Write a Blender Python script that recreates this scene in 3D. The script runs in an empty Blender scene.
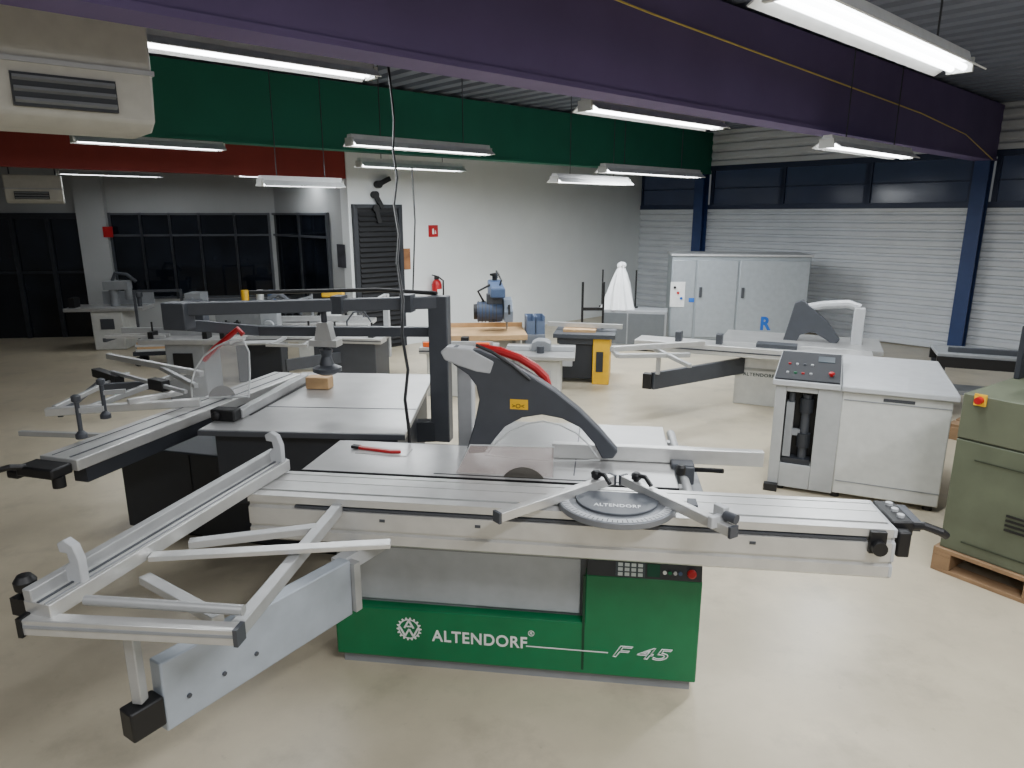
import bpy, bmesh, math, random
from mathutils import Vector, Matrix
random.seed(4)
COL = bpy.context.scene.collection
F_ = 690.0; HZ = 214.0; CAMH = 1.9
PITCH = math.atan((384-HZ)/F_); sp, cp = math.sin(PITCH), math.cos(PITCH)
CAM = Vector((0, 0, CAMH)); Z = Vector((0, 0, 1))
V = Vector
R = math.radians

# ---- surveying helpers: photograph pixel -> point of the real place
def ray(u, v):
    x = (u-512)/F_; y = (v-384)/F_
    return V((x, cp-y*sp, -sp-y*cp))
def gz(u, v, z=0.0):
    d = ray(u, v); return CAM + d*((z-CAMH)/d.z)
def proj(w):
    d = w-CAM; dep = d.y*cp-d.z*sp; up = d.y*sp+d.z*cp
    return (512+d.x/dep*F_, 384-up/dep*F_)
class Fr:
    def __init__(s, o, deg):
        s.o = V((o[0], o[1], 0)); a = R(deg); s.deg = deg
        s.X = V((math.cos(a), math.sin(a), 0)); s.Y = V((-math.sin(a), math.cos(a), 0))
    def L(s, w):
        d = w-s.o; return V((d.dot(s.X), d.dot(s.Y), w.z))
    def W(s, x, y, z=0): return s.o+s.X*x+s.Y*y+Z*z
    def z(s, u, v, z): return s.L(gz(u, v, z))
    def y(s, u, v, y0=0.0):
        d = ray(u, v); t = (s.o+s.Y*y0-CAM).dot(s.Y)/d.dot(s.Y)
        return s.L(CAM+d*t)

# ---- materials
def lin(c): return tuple(((x/255)/12.92 if x/255 <= .04045 else ((x/255+.055)/1.055)**2.4) for x in c)
def M(name, rgb, rough=.5, metal=0.0, var=.06, scale=14.0, bump=0.0, trans=0.0, emit=0.0, alpha=1.0, ecol=(.93, .97, 1, 1)):
    m = bpy.data.materials.new(name); m.use_nodes = True; nt = m.node_tree
    b = nt.nodes['Principled BSDF']; c = lin(rgb)
    tc = nt.nodes.new('ShaderNodeTexCoord'); n = nt.nodes.new('ShaderNodeTexNoise')
    n.inputs['Scale'].default_value = scale; n.inputs['Detail'].default_value = 4
    nt.links.new(tc.outputs['Object'], n.inputs['Vector'])
    r = nt.nodes.new('ShaderNodeValToRGB')
    r.color_ramp.elements[0].color = tuple(x*(1-var) for x in c)+(1,)
    r.color_ramp.elements[1].color = tuple(min(1, x*(1+var)) for x in c)+(1,)
    r.color_ramp.elements[0].position = .3; r.color_ramp.elements[1].position = .7
    nt.links.new(n.outputs['Fac'], r.inputs['Fac']); nt.links.new(r.outputs['Color'], b.inputs['Base Color'])
    b.inputs['Roughness'].default_value = rough; b.inputs['Metallic'].default_value = metal
    b.inputs['Transmission Weight'].default_value = trans; b.inputs['Alpha'].default_value = alpha
    if bump:
        bp = nt.nodes.new('ShaderNodeBump'); bp.inputs['Strength'].default_value = bump; bp.inputs['Distance'].default_value = .01
        nt.links.new(n.outputs['Fac'], bp.inputs['Height']); nt.links.new(bp.outputs['Normal'], b.inputs['Normal'])
    if emit:
        b.inputs['Emission Color'].default_value = ecol; b.inputs['Emission Strength'].default_value = emit
    return m
alu = M('aluminium', (200, 200, 198), .34, .55, .06)
alu2 = M('aluminium_matt', (172, 173, 173), .46, .4, .07)
steel = M('table_steel', (174, 174, 173), .32, .45, .1, 6)
lgrey = M('light_grey_paint', (180, 182, 184), .45)
armgrey = M('arm_blue_grey', (158, 166, 175), .42, .1)
mgrey = M('mid_grey_paint', (134, 137, 140), .5)
dgrey = M('dark_grey_paint', (64, 67, 73), .45)
gant = M('gantry_grey', (66, 69, 75), .45)
anth = M('anthracite_paint', (38, 41, 47), .5)
black = M('black_plastic', (16, 16, 18), .5)
lvm = M('louvre_black', (22, 23, 26), .75)
green = M('green_paint', (0, 110, 66), .42)
white = M('white_lacquer', (228, 229, 228), .45)
offw = M('off_white_paint', (196, 197, 193), .5)
red = M('red_plastic', (168, 16, 24), .4)
yellow = M('yellow_plastic', (226, 176, 24), .45)
orange = M('orange_plastic', (226, 96, 30), .45)
bluep = M('blue_grey_paint', (70, 90, 122), .5)
binm = M('bin_blue_grey', (98, 114, 140), .5)
olive = M('olive_paint', (86, 92, 74), .5, 0, .16, 5)
wood = M('raw_wood', (140, 112, 82), .8, 0, .2, 9, .2)
woodl = M('plywood', (192, 156, 112), .65, 0, .14, 7)
clear = M('clear_acrylic', (232, 232, 230), .05, 0, 0, 5, alpha=.045)
clear2 = M('hazy_acrylic', (226, 228, 230), .08, 0, 0, 5, alpha=.12)
rimm = M('acrylic_edge', (214, 216, 216), .2, alpha=.75)
dglass = M('night_glass', (17, 21, 29), .04, 0, .7, 2.2)  # blotchy tone stands in for room interiors and reflections in the panes
bglass = M('dusk_glass', (30, 40, 62), .16, 0, .3, 1.5, emit=.02, ecol=(.4, .5, .8, 1))  # faint emission puts dusk sky light into the glass itself
bluecol = M('blue_steel', (36, 58, 106), .5)
bluefr = M('dark_blue_frame', (36, 48, 76), .5)
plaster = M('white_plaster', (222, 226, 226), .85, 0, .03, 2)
plaster2 = M('shaded_plaster', (166, 168, 168), .85, 0, .04, 2)  # white plaster again, dim back-room shade put into its colour
shut = M('shutter_white', (208, 212, 217), .55, 0, .05, 3)
purple = M('purple_beam', (104, 88, 132), .7, 0, .08, 2)
greenb = M('green_beam', (20, 104, 84), .7, 0, .08, 2)
redb = M('red_beam', (132, 44, 38), .7, 0, .08, 2)
ceilm = M('ceiling_steel', (112, 118, 134), .6, .1, .1, 2)
galv = M('galvanised_grey', (156, 164, 170), .42, .3, .05, 5)
lampw = M('lamp_white', (225, 226, 226), .5)
tubem = M('lit_tube', (255, 255, 255), .5, emit=14.0)
fabw = M('white_plastic_film', (226, 228, 230), .45, 0, .04, 8, .3)
brownp = M('brown_print', (140, 96, 60), .7, 0, .4, 6)
blues = M('blue_sticker', (20, 96, 190), .5)
ivory = M('ivory_casing', (196, 194, 185), .55)
ywire = M('yellow_wire', (206, 182, 96), .55)
smoke = M('smoked_acrylic', (206, 190, 184), .06, alpha=.36)

# floor: worn polished concrete with darker stains and soft reflections
floorm = M('polished_concrete', (199, 188, 164), .34, 0, .05, 1.4)
nt = floorm.node_tree; b = nt.nodes['Principled BSDF']
tc = [n for n in nt.nodes if n.type == 'TEX_COORD'][0]
prev = b.inputs['Base Color'].links[0].from_socket
for sc, dt, lo, hi, p0_, p1_ in ((.55, 9, .66, 1.08, .34, .66), (2.6, 8, .76, 1.0, .32, .48), (16.0, 3, .80, 1.0, .24, .34)):
    n2 = nt.nodes.new('ShaderNodeTexNoise'); n2.inputs['Scale'].default_value = sc; n2.inputs['Detail'].default_value = dt; n2.inputs['Roughness'].default_value = .66
    nt.links.new(tc.outputs['Object'], n2.inputs['Vector'])
    rm = nt.nodes.new('ShaderNodeValToRGB'); rm.color_ramp.elements[0].color = (lo, lo, lo*1.01, 1); rm.color_ramp.elements[1].color = (hi, hi, hi, 1)
    rm.color_ramp.elements[0].position = p0_; rm.color_ramp.elements[1].position = p1_
    nt.links.new(n2.outputs['Fac'], rm.inputs['Fac'])
    mx = nt.nodes.new('ShaderNodeMix'); mx.data_type = 'RGBA'; mx.blend_type = 'MULTIPLY'; mx.inputs[0].default_value = .8
    nt.links.new(prev, mx.inputs[6]); nt.links.new(rm.outputs['Color'], mx.inputs[7]); prev = mx.outputs[2]
    if sc == .55:
        mr = nt.nodes.new('ShaderNodeMapRange'); mr.inputs[3].default_value = .22; mr.inputs[4].default_value = .44
        nt.links.new(n2.outputs['Fac'], mr.inputs[0]); nt.links.new(mr.outputs[0], b.inputs['Roughness'])
nt.links.new(prev, b.inputs['Base Color'])

# ---- mesh builder
class MB:
    def __init__(s): s.bm = bmesh.new()
    def _add(s, verts, faces):
        vs = [s.bm.verts.new(v) for v in verts]
        for f in faces:
            try: s.bm.faces.new([vs[i] for i in f])
            except ValueError: pass
        return s
    def box(s, c, d, rz=0, rx=0, ry=0):
        m = Matrix.Translation(V(c)) @ Matrix.Rotation(R(rz), 4, 'Z') @ Matrix.Rotation(R(ry), 4, 'Y') @ Matrix.Rotation(R(rx), 4, 'X')
        h = [x/2 for x in d]
        vs = [m @ V((a*h[0], b_*h[1], c_*h[2])) for c_ in (-1, 1) for b_ in (-1, 1) for a in (-1, 1)]
        return s._add(vs, [(0, 2, 3, 1), (4, 5, 7, 6), (0, 1, 5, 4), (2, 6, 7, 3), (0, 4, 6, 2), (1, 3, 7, 5)])
    def rng(s, x0, x1, y0, y1, z0, z1): return s.box(((x0+x1)/2, (y0+y1)/2, (z0+z1)/2), (abs(x1-x0), abs(y1-y0), abs(z1-z0)))
    def bar(s, a, b, w, h, up=Z):
        a = V(a); b = V(b); d = (b-a).normalized(); side = d.cross(up)
        if side.length < 1e-4: side = d.cross(V((1, 0, 0)))
        side.normalize(); u = side.cross(d).normalized()
        vs = []
        for p in (a, b):
            for i, j in ((-1, -1), (1, -1), (1, 1), (-1, 1)): vs.append(p+side*(i*w/2)+u*(j*h/2))
        return s._add(vs, [(0, 1, 2, 3), (7, 6, 5, 4), (0, 4, 5, 1), (1, 5, 6, 2), (2, 6, 7, 3), (3, 7, 4, 0)])
    def cyl(s, a, b, r, r2=None, n=16):
        a = V(a); b = V(b); r2 = r if r2 is None else r2; d = (b-a).normalized()
        x = d.orthogonal().normalized(); y = d.cross(x)
        vs = [p+(x*math.cos(2*math.pi*i/n)+y*math.sin(2*math.pi*i/n))*q for p, q in ((a, r), (b, r2)) for i in range(n)]
        fs = [tuple(range(n))[::-1], tuple(range(n, 2*n))]+[(i, (i+1) % n, n+(i+1) % n, n+i) for i in range(n)]
        return s._add(vs, fs)
    def tube(s, pts, r, n=8):
        pts = [V(p) for p in pts]; vs = []; fs = []
        x = None
        for k, p in enumerate(pts):
            d = (pts[min(k+1, len(pts)-1)]-pts[max(k-1, 0)]).normalized()
            if x is None: x = d.orthogonal().normalized()
            x = (x-d*x.dot(d)).normalized(); y = d.cross(x)
            vs += [p+(x*math.cos(2*math.pi*i/n)+y*math.sin(2*math.pi*i/n))*r for i in range(n)]
        for k in range(len(pts)-1):
            fs += [(k*n+i, k*n+(i+1) % n, (k+1)*n+(i+1) % n, (k+1)*n+i) for i in range(n)]
        fs += [tuple(range(n))[::-1], tuple(range((len(pts)-1)*n, len(pts)*n))]
        return s._add(vs, fs)
    def prism(s, pts, ext):
        pts = [V(p) for p in pts]; ext = V(ext); n = len(pts)
        vs = pts+[p+ext for p in pts]
        return s._add(vs, [tuple(range(n))[::-1], tuple(range(n, 2*n))]+[(i, (i+1) % n, n+(i+1) % n, n+i) for i in range(n)])
    def lathe(s, c, prof, n=20, axis=Z, pleat=0.0, npl=6, lean=(0, 0)):
        c = V(c); axis = V(axis).normalized(); x = axis.orthogonal().normalized(); y = axis.cross(x); vs = []; fs = []
        for k, (r, h) in enumerate(prof):
            for i in range(n):
                an = 2*math.pi*i/n; rr = max(r*(1+pleat*math.cos(npl*an+.25*k)+pleat*.6*math.sin(3*an-.3*k)), .0005)
                vs.append(c+axis*h+(x*math.cos(an)+y*math.sin(an))*rr+x*lean[0]*k+y*lean[1]*k)
        for k in range(len(prof)-1):
            fs += [(k*n+i, k*n+(i+1) % n, (k+1)*n+(i+1) % n, (k+1)*n+i) for i in range(n)]
        fs += [tuple(range(n))[::-1], tuple(range((len(prof)-1)*n, len(prof)*n))]
        return s._add(vs, fs)
    def build(s, name, mat, parent=None, bev=0.0, smooth=True):
        bmesh.ops.recalc_face_normals(s.bm, faces=s.bm.faces)
        me = bpy.data.meshes.new(name); s.bm.to_mesh(me); s.bm.free()
        if smooth:
            me.polygons.foreach_set('use_smooth', [True]*len(me.polygons)); me.set_sharp_from_angle(angle=R(32))
        me.materials.append(mat)
        o = bpy.data.objects.new(name, me); COL.objects.link(o)
        if parent: o.parent = parent
        if bev:
            md = o.modifiers.new('bevel', 'BEVEL'); md.width = bev; md.segments = 2; md.limit_method = 'ANGLE'; md.angle_limit = R(40)
        return o
def tag(o, label, cat, group=None):
    o['label'] = label; o['category'] = cat
    if group: o['group'] = group
    return o
def thing(name, label, cat, fr=None, loc=None, rz=0, group=None):
    o = bpy.data.objects.new(name, None); COL.objects.link(o); o.empty_display_size = .1
    if fr: o.location = fr.o; o.rotation_euler.z = R(fr.deg)
    else: o.location = loc; o.rotation_euler.z = R(rz)
    return tag(o, label, cat, group)
def part_group(name, parent):
    o = bpy.data.objects.new(name, None); COL.objects.link(o); o.parent = parent; return o
def place(o, fr):
    o.location = fr.o; o.rotation_euler.z = R(fr.deg); return o
def struct(o, fr=None):
    o['kind'] = 'structure'
    return place(o, fr) if fr else o
def text(s, w, h, mat, parent, loc, rot=(90, 0, 0), name='lettering', shear=0, outline=0.0, ext=.0008, bold=0.0):
    cu = bpy.data.curves.new(name, 'FONT'); cu.body = s; cu.size = 1; cu.shear = shear; cu.offset = bold; cu.space_character = 1.08 if bold else 1
    if outline: cu.fill_mode = 'NONE'; cu.bevel_depth = outline
    else: cu.extrude = .01
    o = bpy.data.objects.new(name, cu); COL.objects.link(o)
    dg = bpy.context.evaluated_depsgraph_get(); me = bpy.data.meshes.new_from_object(o.evaluated_get(dg))
    bpy.data.objects.remove(o)
    xs = [v.co.x for v in me.vertices]; ys = [v.co.y for v in me.vertices]
    sx = w/(max(xs)-min(xs)); sy = h/(max(ys)-min(ys)); x0 = min(xs); y0 = min(ys)
    for v in me.vertices: v.co = V(((v.co.x-x0)*sx, (v.co.y-y0)*sy, v.co.z*(ext/.01)))
    me.materials.clear(); me.materials.append(mat)
    o = bpy.data.objects.new(name, me); COL.objects.link(o); o.parent = parent
    o.location = loc; o.rotation_euler = tuple(R(a) for a in rot); return o

# =====================================================================  ROOM
bdir = V((.743, .669, 0)).normalized(); wdir = V((-.669, .743, 0)).normalized()
CR = V((6.31, 9.61, 0))
SW = Fr(CR, math.degrees(math.atan2(wdir.y, wdir.x)))          # shutter wall, +Y is the room side
m = MB(); m.rng(-14, 15, -5, 19, -.2, 0); struct(m.build('floor', floorm))
m = MB(); pr = []; y = -1.0
while y < 17: pr += [(y, 3.30), (y+.10, 3.30), (y+.13, 3.36), (y+.20, 3.36), (y+.23, 3.30)]; y += .25
pts = [V((-8, a, c)) for a, c in pr]+[V((-8, y, 3.42)), V((-8, -1, 3.42))]
m.prism(pts, (19, 0, 0)); struct(m.build('ceiling', ceilm, smooth=False), SW)
def ribbed(x0, x1, z0, z1, pitch):
    pr = []; z = z0
    while z < z1-1e-4:
        pr += [(-.012, z), (.026, z+pitch*.16), (.026, z+pitch*.66), (-.012, z+pitch*.84)]; z += pitch
    pts = [V((x0, -.12, z0))]+[V((x0, a-.03, min(c, z1))) for a, c in pr]+[V((x0, -.03, z1)), V((x0, -.12, z1))]
    return MB().prism(pts, (x1-x0, 0, 0))
struct(ribbed(-6.5, 5.75, 0, 1.98, .12).build('wall_right', shut, smooth=False), SW)
struct(ribbed(-6.5, 5.75, 2.70, 3.40, .14).build('trim_1', shut, smooth=False), SW)
m = MB(); m.rng(-6.5, 5.75, -.14, 0.0, 1.98, 2.06); struct(m.build('trim_2', bluefr), SW)
m = MB(); m.rng(-6.5, 5.75, -.14, 0.0, 2.64, 2.72); struct(m.build('trim_9', bluefr), SW)
xs = [-4.0, -2.1, -.12, .12, 1.5, 2.85, 4.17, 4.41, 5.72]; k = 1
for i in range(len(xs)-1):
    a, c = xs[i], xs[i+1]
    if c-a < .5: continue
    m = MB(); m.rng(a+.04, c-.04, -.10, -.06, 2.06, 2.64); w = struct(m.build('window_%d' % k, bglass), SW)
    m = MB()
    for xx in (a+.02, c-.02): m.rng(xx-.03, xx+.03, -.11, -.02, 2.06, 2.64)
    m.rng(a, c, -.1, -.045, 2.33, 2.35)
    m.build('window_frame', bluefr, w); k += 1
for i, xx in enumerate((0.0, 4.29)):
    m = MB(); m.rng(xx-.09, xx+.09, .0, .02, 0, 2.62); m.rng(xx-.09, xx+.09, .16, .18, 0, 2.62); m.rng(xx-.012, xx+.012, .02, .16, 0, 2.62)
    struct(m.build('trim_%d' % (3+i), bluecol), SW)
for i, (xx, mt) in enumerate(((0.0, purple), (4.29, greenb))):
    m = MB(); m.rng(xx-.1, xx+.1, -.02, 15, 2.60, 3.27); m.rng(xx-.11, xx+.11, -.02, 15, 2.58, 2.61); struct(m.build('trim_%d' % (5+i), mt), SW)
WCORN = SW.W(5.706, 0); WW = Fr(WCORN, math.degrees(math.atan2(-bdir.y, -bdir.x))); WL = 6.33
m = MB(); m.rng(-.1, WL, -.2, 0, 0, 3.3); struct(m.build('wall_back', plaster), WW)
m = MB(); m.rng(WL, WL+9, -.2, -.02, 2.36, 2.76); struct(m.build('trim_7', redb), WW)
PW = Fr(WW.W(WL, 0), SW.deg)
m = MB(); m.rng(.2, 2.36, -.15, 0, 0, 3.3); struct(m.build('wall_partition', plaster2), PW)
FW = Fr(PW.W(2.36, 0), 188.5)
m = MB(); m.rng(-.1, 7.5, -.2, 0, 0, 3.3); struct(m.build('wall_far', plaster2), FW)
def glazing(fr, us, z0, z1, trans):
    global k
    xs = [fr.y(u, 255, 0).x for u in us]
    for a, c in zip(xs[:-1], xs[1:]):
        a, c = sorted((a, c))
        m = MB(); m.rng(a, c, .0, .02, z0, z1); w = struct(m.build('window_%d' % k, dglass), fr); k += 1
        m = MB()
        for xx in (a, c): m.rng(xx-.016, xx+.016, .0, .05, z0-.02, z1+.02)
        for zz in (z0, z1, z0+(z1-z0)*trans): m.rng(a, c, .0, .045, zz-.016, zz+.016)
        m.build('window_frame', dgrey, w)
glazing(FW, (115, 145, 174, 203, 238, 272), .6, 1.9, .75)
glazing(PW, (277, 303, 331), .6, 1.9, .75)
p0 = FW.y(84, 215, 0); p1 = FW.y(-40, 335, 0)
m = MB(); m.rng(p0.x, p1.x, 0, .03, 0, p0.z); d = struct(m.build('door_1', dglass), FW)  # dark pane painted in for the darkness inside the doorway
m = MB()
for q in range(5):
    xx = p0.x+(p1.x-p0.x)*q/4; m.rng(xx-.03, xx+.03, 0, .07, 0, p0.z)
m.rng(p0.x, p1.x, 0, .06, p0.z-.06, p0.z+.03); m.rng(p0.x, p1.x, 0, .05, 1.0, 1.04); m.build('door_frame', anth, d)
p0 = FW.y(114, 260, 0); p1 = FW.y(86, 260, 0); m = MB(); m.rng(p0.x, p1.x, 0, .12, 0, 3.29); struct(m.build('trim_8', plaster2), FW)
p0 = WW.y(398, 208, 0); p1 = WW.y(353, 208, 0)
m = MB(); m.rng(p0.x, p1.x, 0, .03, 0, 2.0); d = struct(m.build('door_2', lvm), WW)
m = MB(); zz = .08
while zz < 1.95: m.box(((p0.x+p1.x)/2, .04, zz), (abs(p1.x-p0.x)-.1, .012, .06), rx=35); zz += .07
m.build('louvre', lvm, d)
m = MB()
for xx in (p0.x, p1.x): m.rng(xx-.03, xx+.03, 0, .06, 0, 2.03)
m.rng(p0.x, p1.x, 0, .06, 1.98, 2.03); m.build('door_frame', anth, d)

# =====================================================================  LAMPS
def lamp(u0, v0, u1, v1, z, label, power=1.0):
    mid = gz((u0+u1)/2, (v0+v1)/2, z); lo, hi = .1, 3.0
    for _ in range(40):
        h = (lo+hi)/2
        if proj(mid+bdir*h)[0]-proj(mid-bdir*h)[0] < u1-u0: lo = h
        else: hi = h
    h = min(h, 1.5)
    t = thing('fluorescent_lamp', label, 'lamp', loc=mid, rz=math.degrees(math.atan2(bdir.y, bdir.x)), group='fluorescent lamps under the ceiling')
    m = MB(); m.prism([(-h, -.035, .1), (-h, .035, .1), (-h, .05, .055), (-h, .125, .005), (-h, .12, .0), (-h, .045, .045), (-h, -.045, .045), (-h, -.12, 0), (-h, -.125, .005), (-h, -.05, .055)], (2*h, 0, 0))
    m.build('reflector', lampw, t)
    for yy in (-.03, .03): MB().cyl((-h+.04, yy, .02), (h-.04, yy, .02), .016, n=10).build('tube', tubem, t)
    for s in (-1, 1): MB().rng(s*h-.012, s*h+.012, -.06, .06, .0, .07).build('end_cap', offw, t)
    for s in (-.6, .6): MB().cyl((s*h, 0, .1), (s*h, 0, 3.3-z), .005, n=6).build('hanger', dgrey, t)
    L = bpy.data.lights.new('tube_light', 'AREA'); L.shape = 'RECTANGLE'; L.size = 2*h-.1; L.size_y = .1; L.energy = 52*power*h; L.color = (.93, .97, 1)
    lo_ = bpy.data.objects.new('tube_light', L); COL.objects.link(lo_); lo_.parent = t; lo_.location = (0, 0, -.005)
lamp(147, 47, 385, 82, 2.75, 'long lit fluorescent lamp at upper left, just right of the big heater', .8)
lamp(798, 20, 978, 68, 2.62, 'lit fluorescent lamp at the upper right corner, nearest the camera', 1)
lamp(592, 109, 724, 134, 2.58, 'lit fluorescent lamp hanging under the purple beam at centre right', 1)
lamp(355, 144, 493, 158, 2.5, 'lit fluorescent lamp overlapping the lower edge of the green beam', .9)
lamp(78, 142, 227, 152, 2.5, 'lit fluorescent lamp hanging in front of the red beam', .2)
lamp(362, 165, 464, 174, 2.42, 'lit fluorescent lamp in front of the white wall above the louvred door', 1)
lamp(606, 170, 701, 181, 2.36, 'lit fluorescent lamp left of the far blue column, in front of the white wall corner', 1.3)
lamp(556, 180, 628, 188, 2.25, 'smallest lit fluorescent lamp, against the middle of the white wall', 1.3)
lamp(830, 147, 910, 161, 2.42, 'short lit fluorescent lamp in front of the windows on the right wall', 1)
lamp(60, 173, 163, 179, 2.4, 'lit fluorescent lamp at far left beyond the red beam beside the small heater', .12)
lamp(240, 174, 340, 183, 2.38, 'upper of two lit lamps in the back room beyond the red beam', .2)
lamp(262, 184, 342, 190, 2.17, 'lower of two lit lamps in the back room beyond the red beam', .2)
for (x, y, e) in ((1.2, .3, 98), (-1.8, .2, 28), (3.6, 1.8, 75), (.2, -2.2, 80)):      # lamps of the same rows, behind and beside the camera
    L = bpy.data.lights.new('row_light', 'AREA'); L.shape = 'RECTANGLE'; L.size = 1.5; L.size_y = .2; L.energy = e; L.color = (.97, .98, 1)
    o = bpy.data.objects.new('row_light', L); COL.objects.link(o); o.location = (x, y, 2.9); o.rotation_euler.z = math.atan2(bdir.y, bdir.x)

# =====================================================================  FRONT PANEL SAW
pa, pb = gz(343, 655), gz(693, 685)
A = Fr(pa, math.degrees(math.atan2(pb.y-pa.y, pb.x-pa.x))); AL = (pb-pa).length
saw = thing('panel_saw', 'large sliding panel saw in front, white with green base panel and white lettering', 'saw', A)
m = MB(); m.rng(.02, AL-.02, -.03, .28, 0, .06); m.rng(.6, AL-.02, .28, .62, 0, .06); m.build('plinth', mgrey, saw)
m = MB(); m.rng(.0, 1.08, .0, .29, .06, .83); m.rng(.6, AL, .0, .64, .06, .83); body = m.build('base_cabinet', mgrey, saw, .006)
m = MB(); m.rng(.02, 1.04, -.012, .004, .30, .63); m.build('cover_panel', M('panel_grey', (170, 175, 180), .4), body, .004)
m = MB(); m.rng(.02, 1.04, -.014, -.010, .545, .552); m.build('panel_line', mgrey, body)
m = MB(); m.prism([(0, -.055, .05), (AL, -.055, .05), (AL, -.055, .505), (1.06, -.055, .505), (1.06, -.055, .285), (0, -.055, .285)], (0, .06, 0))
gp = m.build('front_panel', green, saw, .006)
m = MB(); m.rng(1.052, 1.062, -.057, -.05, .07, .50); m.build('panel_seam', M('seam_green', (0, 60, 36)), gp)
con = MB().prism([(1.065, -.060, .505), (1.065, -.040, .588), (1.065, .01, .588), (1.065, .01, .505)], (AL-1.068, 0, 0)).build('control_console', M('console_grey', (46, 50, 54)), saw, .003)
tC = math.atan2(.083, .020); sl = math.degrees(tC); cnv = V((0, -math.sin(tC), math.cos(tC)))
def on_console(x, t, lift=.002): return V((x, -.060+.020*t, .505+.083*t))+cnv*lift
m = MB(); m.box(on_console(1.235, .4), (.115, .056, .004), rx=sl); m.build('keypad', M('keypad', (66, 78, 84)), con)
keym = M('key_pale', (206, 216, 216))
for i in range(4):
    for j in range(3): MB().box(on_console(1.196+i*.026, .18+j*.22, .005), (.018, .013, .004), rx=sl).build('key', keym, con)
m = MB(); m.box(on_console(1.325, .42), (.05, .05, .004), rx=sl); m.build('display', M('display', (40, 84, 66), .2), con)
for i, mt in enumerate((white, green, lgrey, bluep)):
    MB().cyl(on_console(1.368+i*.02, .36, 0), on_console(1.368+i*.02, .36, .01), .0075, n=10).build('push_button', mt, con)
MB().lathe(on_console(1.47, .4, 0), [(.010, 0), (.010, .010), (.018, .012), (.018, .02), (.012, .025)], 16, cnv).build('emergency_stop', red, con)
yf = -.0565
def onp(u, v): return A.y(u, v, yf)
a = onp(432, 641); c = onp(527, 646)
text('ALTENDORF', c.x-a.x, .054, white, gp, (a.x, yf, a.z), bold=.018)
a2 = onp(528, 636); text('®', .026, .026, white, gp, (a2.x, yf, a2.z))
a = onp(612, 657); c = onp(672, 661); text('F 45', c.x-a.x, .054, white, gp, (a.x, yf, (a.z+c.z)/2), shear=.35, outline=.016, ext=.0025)
a = onp(526, 646); c = onp(608, 653); m = MB(); m.rng(a.x, c.x, yf-.001, yf, a.z-.0025, a.z+.0025); m.build('underline', white, gp)
ce = onp(409, 629); m = MB(); ro, ri = .055, .041; nT = 18; o_ = []; i_ = []
for q in range(nT*4):
    an = 2*math.pi*q/(nT*4); rr = ro if q % 4 in (0, 1) else ro-.009
    o_.append(V((ce.x+rr*math.cos(an), yf, ce.z+rr*math.sin(an)))); i_.append(V((ce.x+ri*math.cos(an), yf, ce.z+ri*math.sin(an))))
n = len(o_); m._add(o_+i_, [(q, (q+1) % n, n+(q+1) % n, n+q) for q in range(n)])
def zig(pts, w=.008):
    for p, q in zip(pts[:-1], pts[1:]): m.bar((ce.x+p[0], yf, ce.z+p[1]), (ce.x+q[0], yf, ce.z+q[1]), .002, w)
zig([(-.040, .008), (-.018, -.034), (0, .0), (.018, -.034), (.040, .008)]); zig([(-.02, .004), (0, .040), (.02, .004)]); zig([(-.011, .012), (.011, .012)], .006)
m.build('gear_emblem', white, gp, smooth=False)
tp = [(-.09, -.08), (1.40, -.08), (1.40, .70), (.60, .70), (.56, .30), (-.075, .30)]
MB().prism([(x, y, .845) for x, y in tp], (0, 0, .055)).build('table', steel, saw, .004)
MB().rng(-.05, .56, .296, .304, .85, .9).build('table_edge', dgrey, saw)
m = MB(); m.rng(.45, 1.30, -.055, -.048, .9, .9012); m.build('blade_slot', black, saw)
m = MB(); m.rng(-.09, 1.40, -.083, -.077, .88, .9008); m.build('carriage_gap', black, saw)
m = MB(); m.rng(1.0, 1.005, .0, .70, .9, .9008); m.build('table_joint', dgrey, saw)
bp_ = A.z(522, 478, .92)
MB().cyl((bp_.x, -.053, .85), (bp_.x, -.05, .85), .095, n=48).build('saw_blade', M('blade_steel', (110, 106, 100), .3, .8), saw)
pf = [(-.345, .9), (-.345, .872), (-.332, .866), (-.332, .856), (-.345, .85), (-.345, .785), (-.335, .78), (-.335, .772), (-.345, .767), (-.345, .73), (-.33, .718), (-.12, .718), (-.1, .735), (-.1, .9)]
top = [(-.128, .9), (-.128, .892), (-.136, .892), (-.136, .9), (-.196, .9), (-.196, .894), (-.201, .894), (-.201, .9), (-.286, .9), (-.286, .885), (-.302, .885), (-.302, .9)]
XE = 2.07
car = MB().prism([(-.18, y, z) for y, z in pf+top], (XE+.17, 0, 0)).build('sliding_carriage', alu, saw)
MB().prism([(XE-.01, y, z) for y, z in pf], (.012, 0, 0)).build('end_plate', lgrey, car, .002)
m = MB(); m.rng(0.0, 1.98, -.3455, -.334, .857, .865); m.build('groove', dgrey, car)
m = MB(); m.rng(-.1, 1.98, -.301, -.287, .8855, .8865); m.build('slot', mgrey, car)
for xx in (.33, .68, 1.62): MB().box((xx, -.346, .825), (.02, .004, .01)).build('screw_cover', dgrey, car)
m = MB(); m.rng(.02, AL-.01, -.14, .02, .645, .718); m.build('guide_rail', M('rail_grey', (196, 198, 200), .4, .1), saw, .006)
h = part_group('push_handle', saw)
m = MB(); m.rng(XE, XE+.07, -.30, -.12, .86, .91); m.rng(XE+.01, XE+.05, -.34, -.30, .80, .89); m.build('handle_bracket', black, h, .006)
m = MB(); m.tube([(XE+.05, -.27, .885), (XE+.10, -.30, .90), (XE+.15, -.31, .885), (XE+.17, -.30, .87)], .014, 10); m.build('grip', black, h)
m = MB(); m.cyl((XE-.06, -.385, .845), (XE-.06, -.345, .845), .024, n=14); m.rng(XE-.085, XE-.035, -.362, -.345, .82, .895); m.build('lock_knob', black, h)
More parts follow.
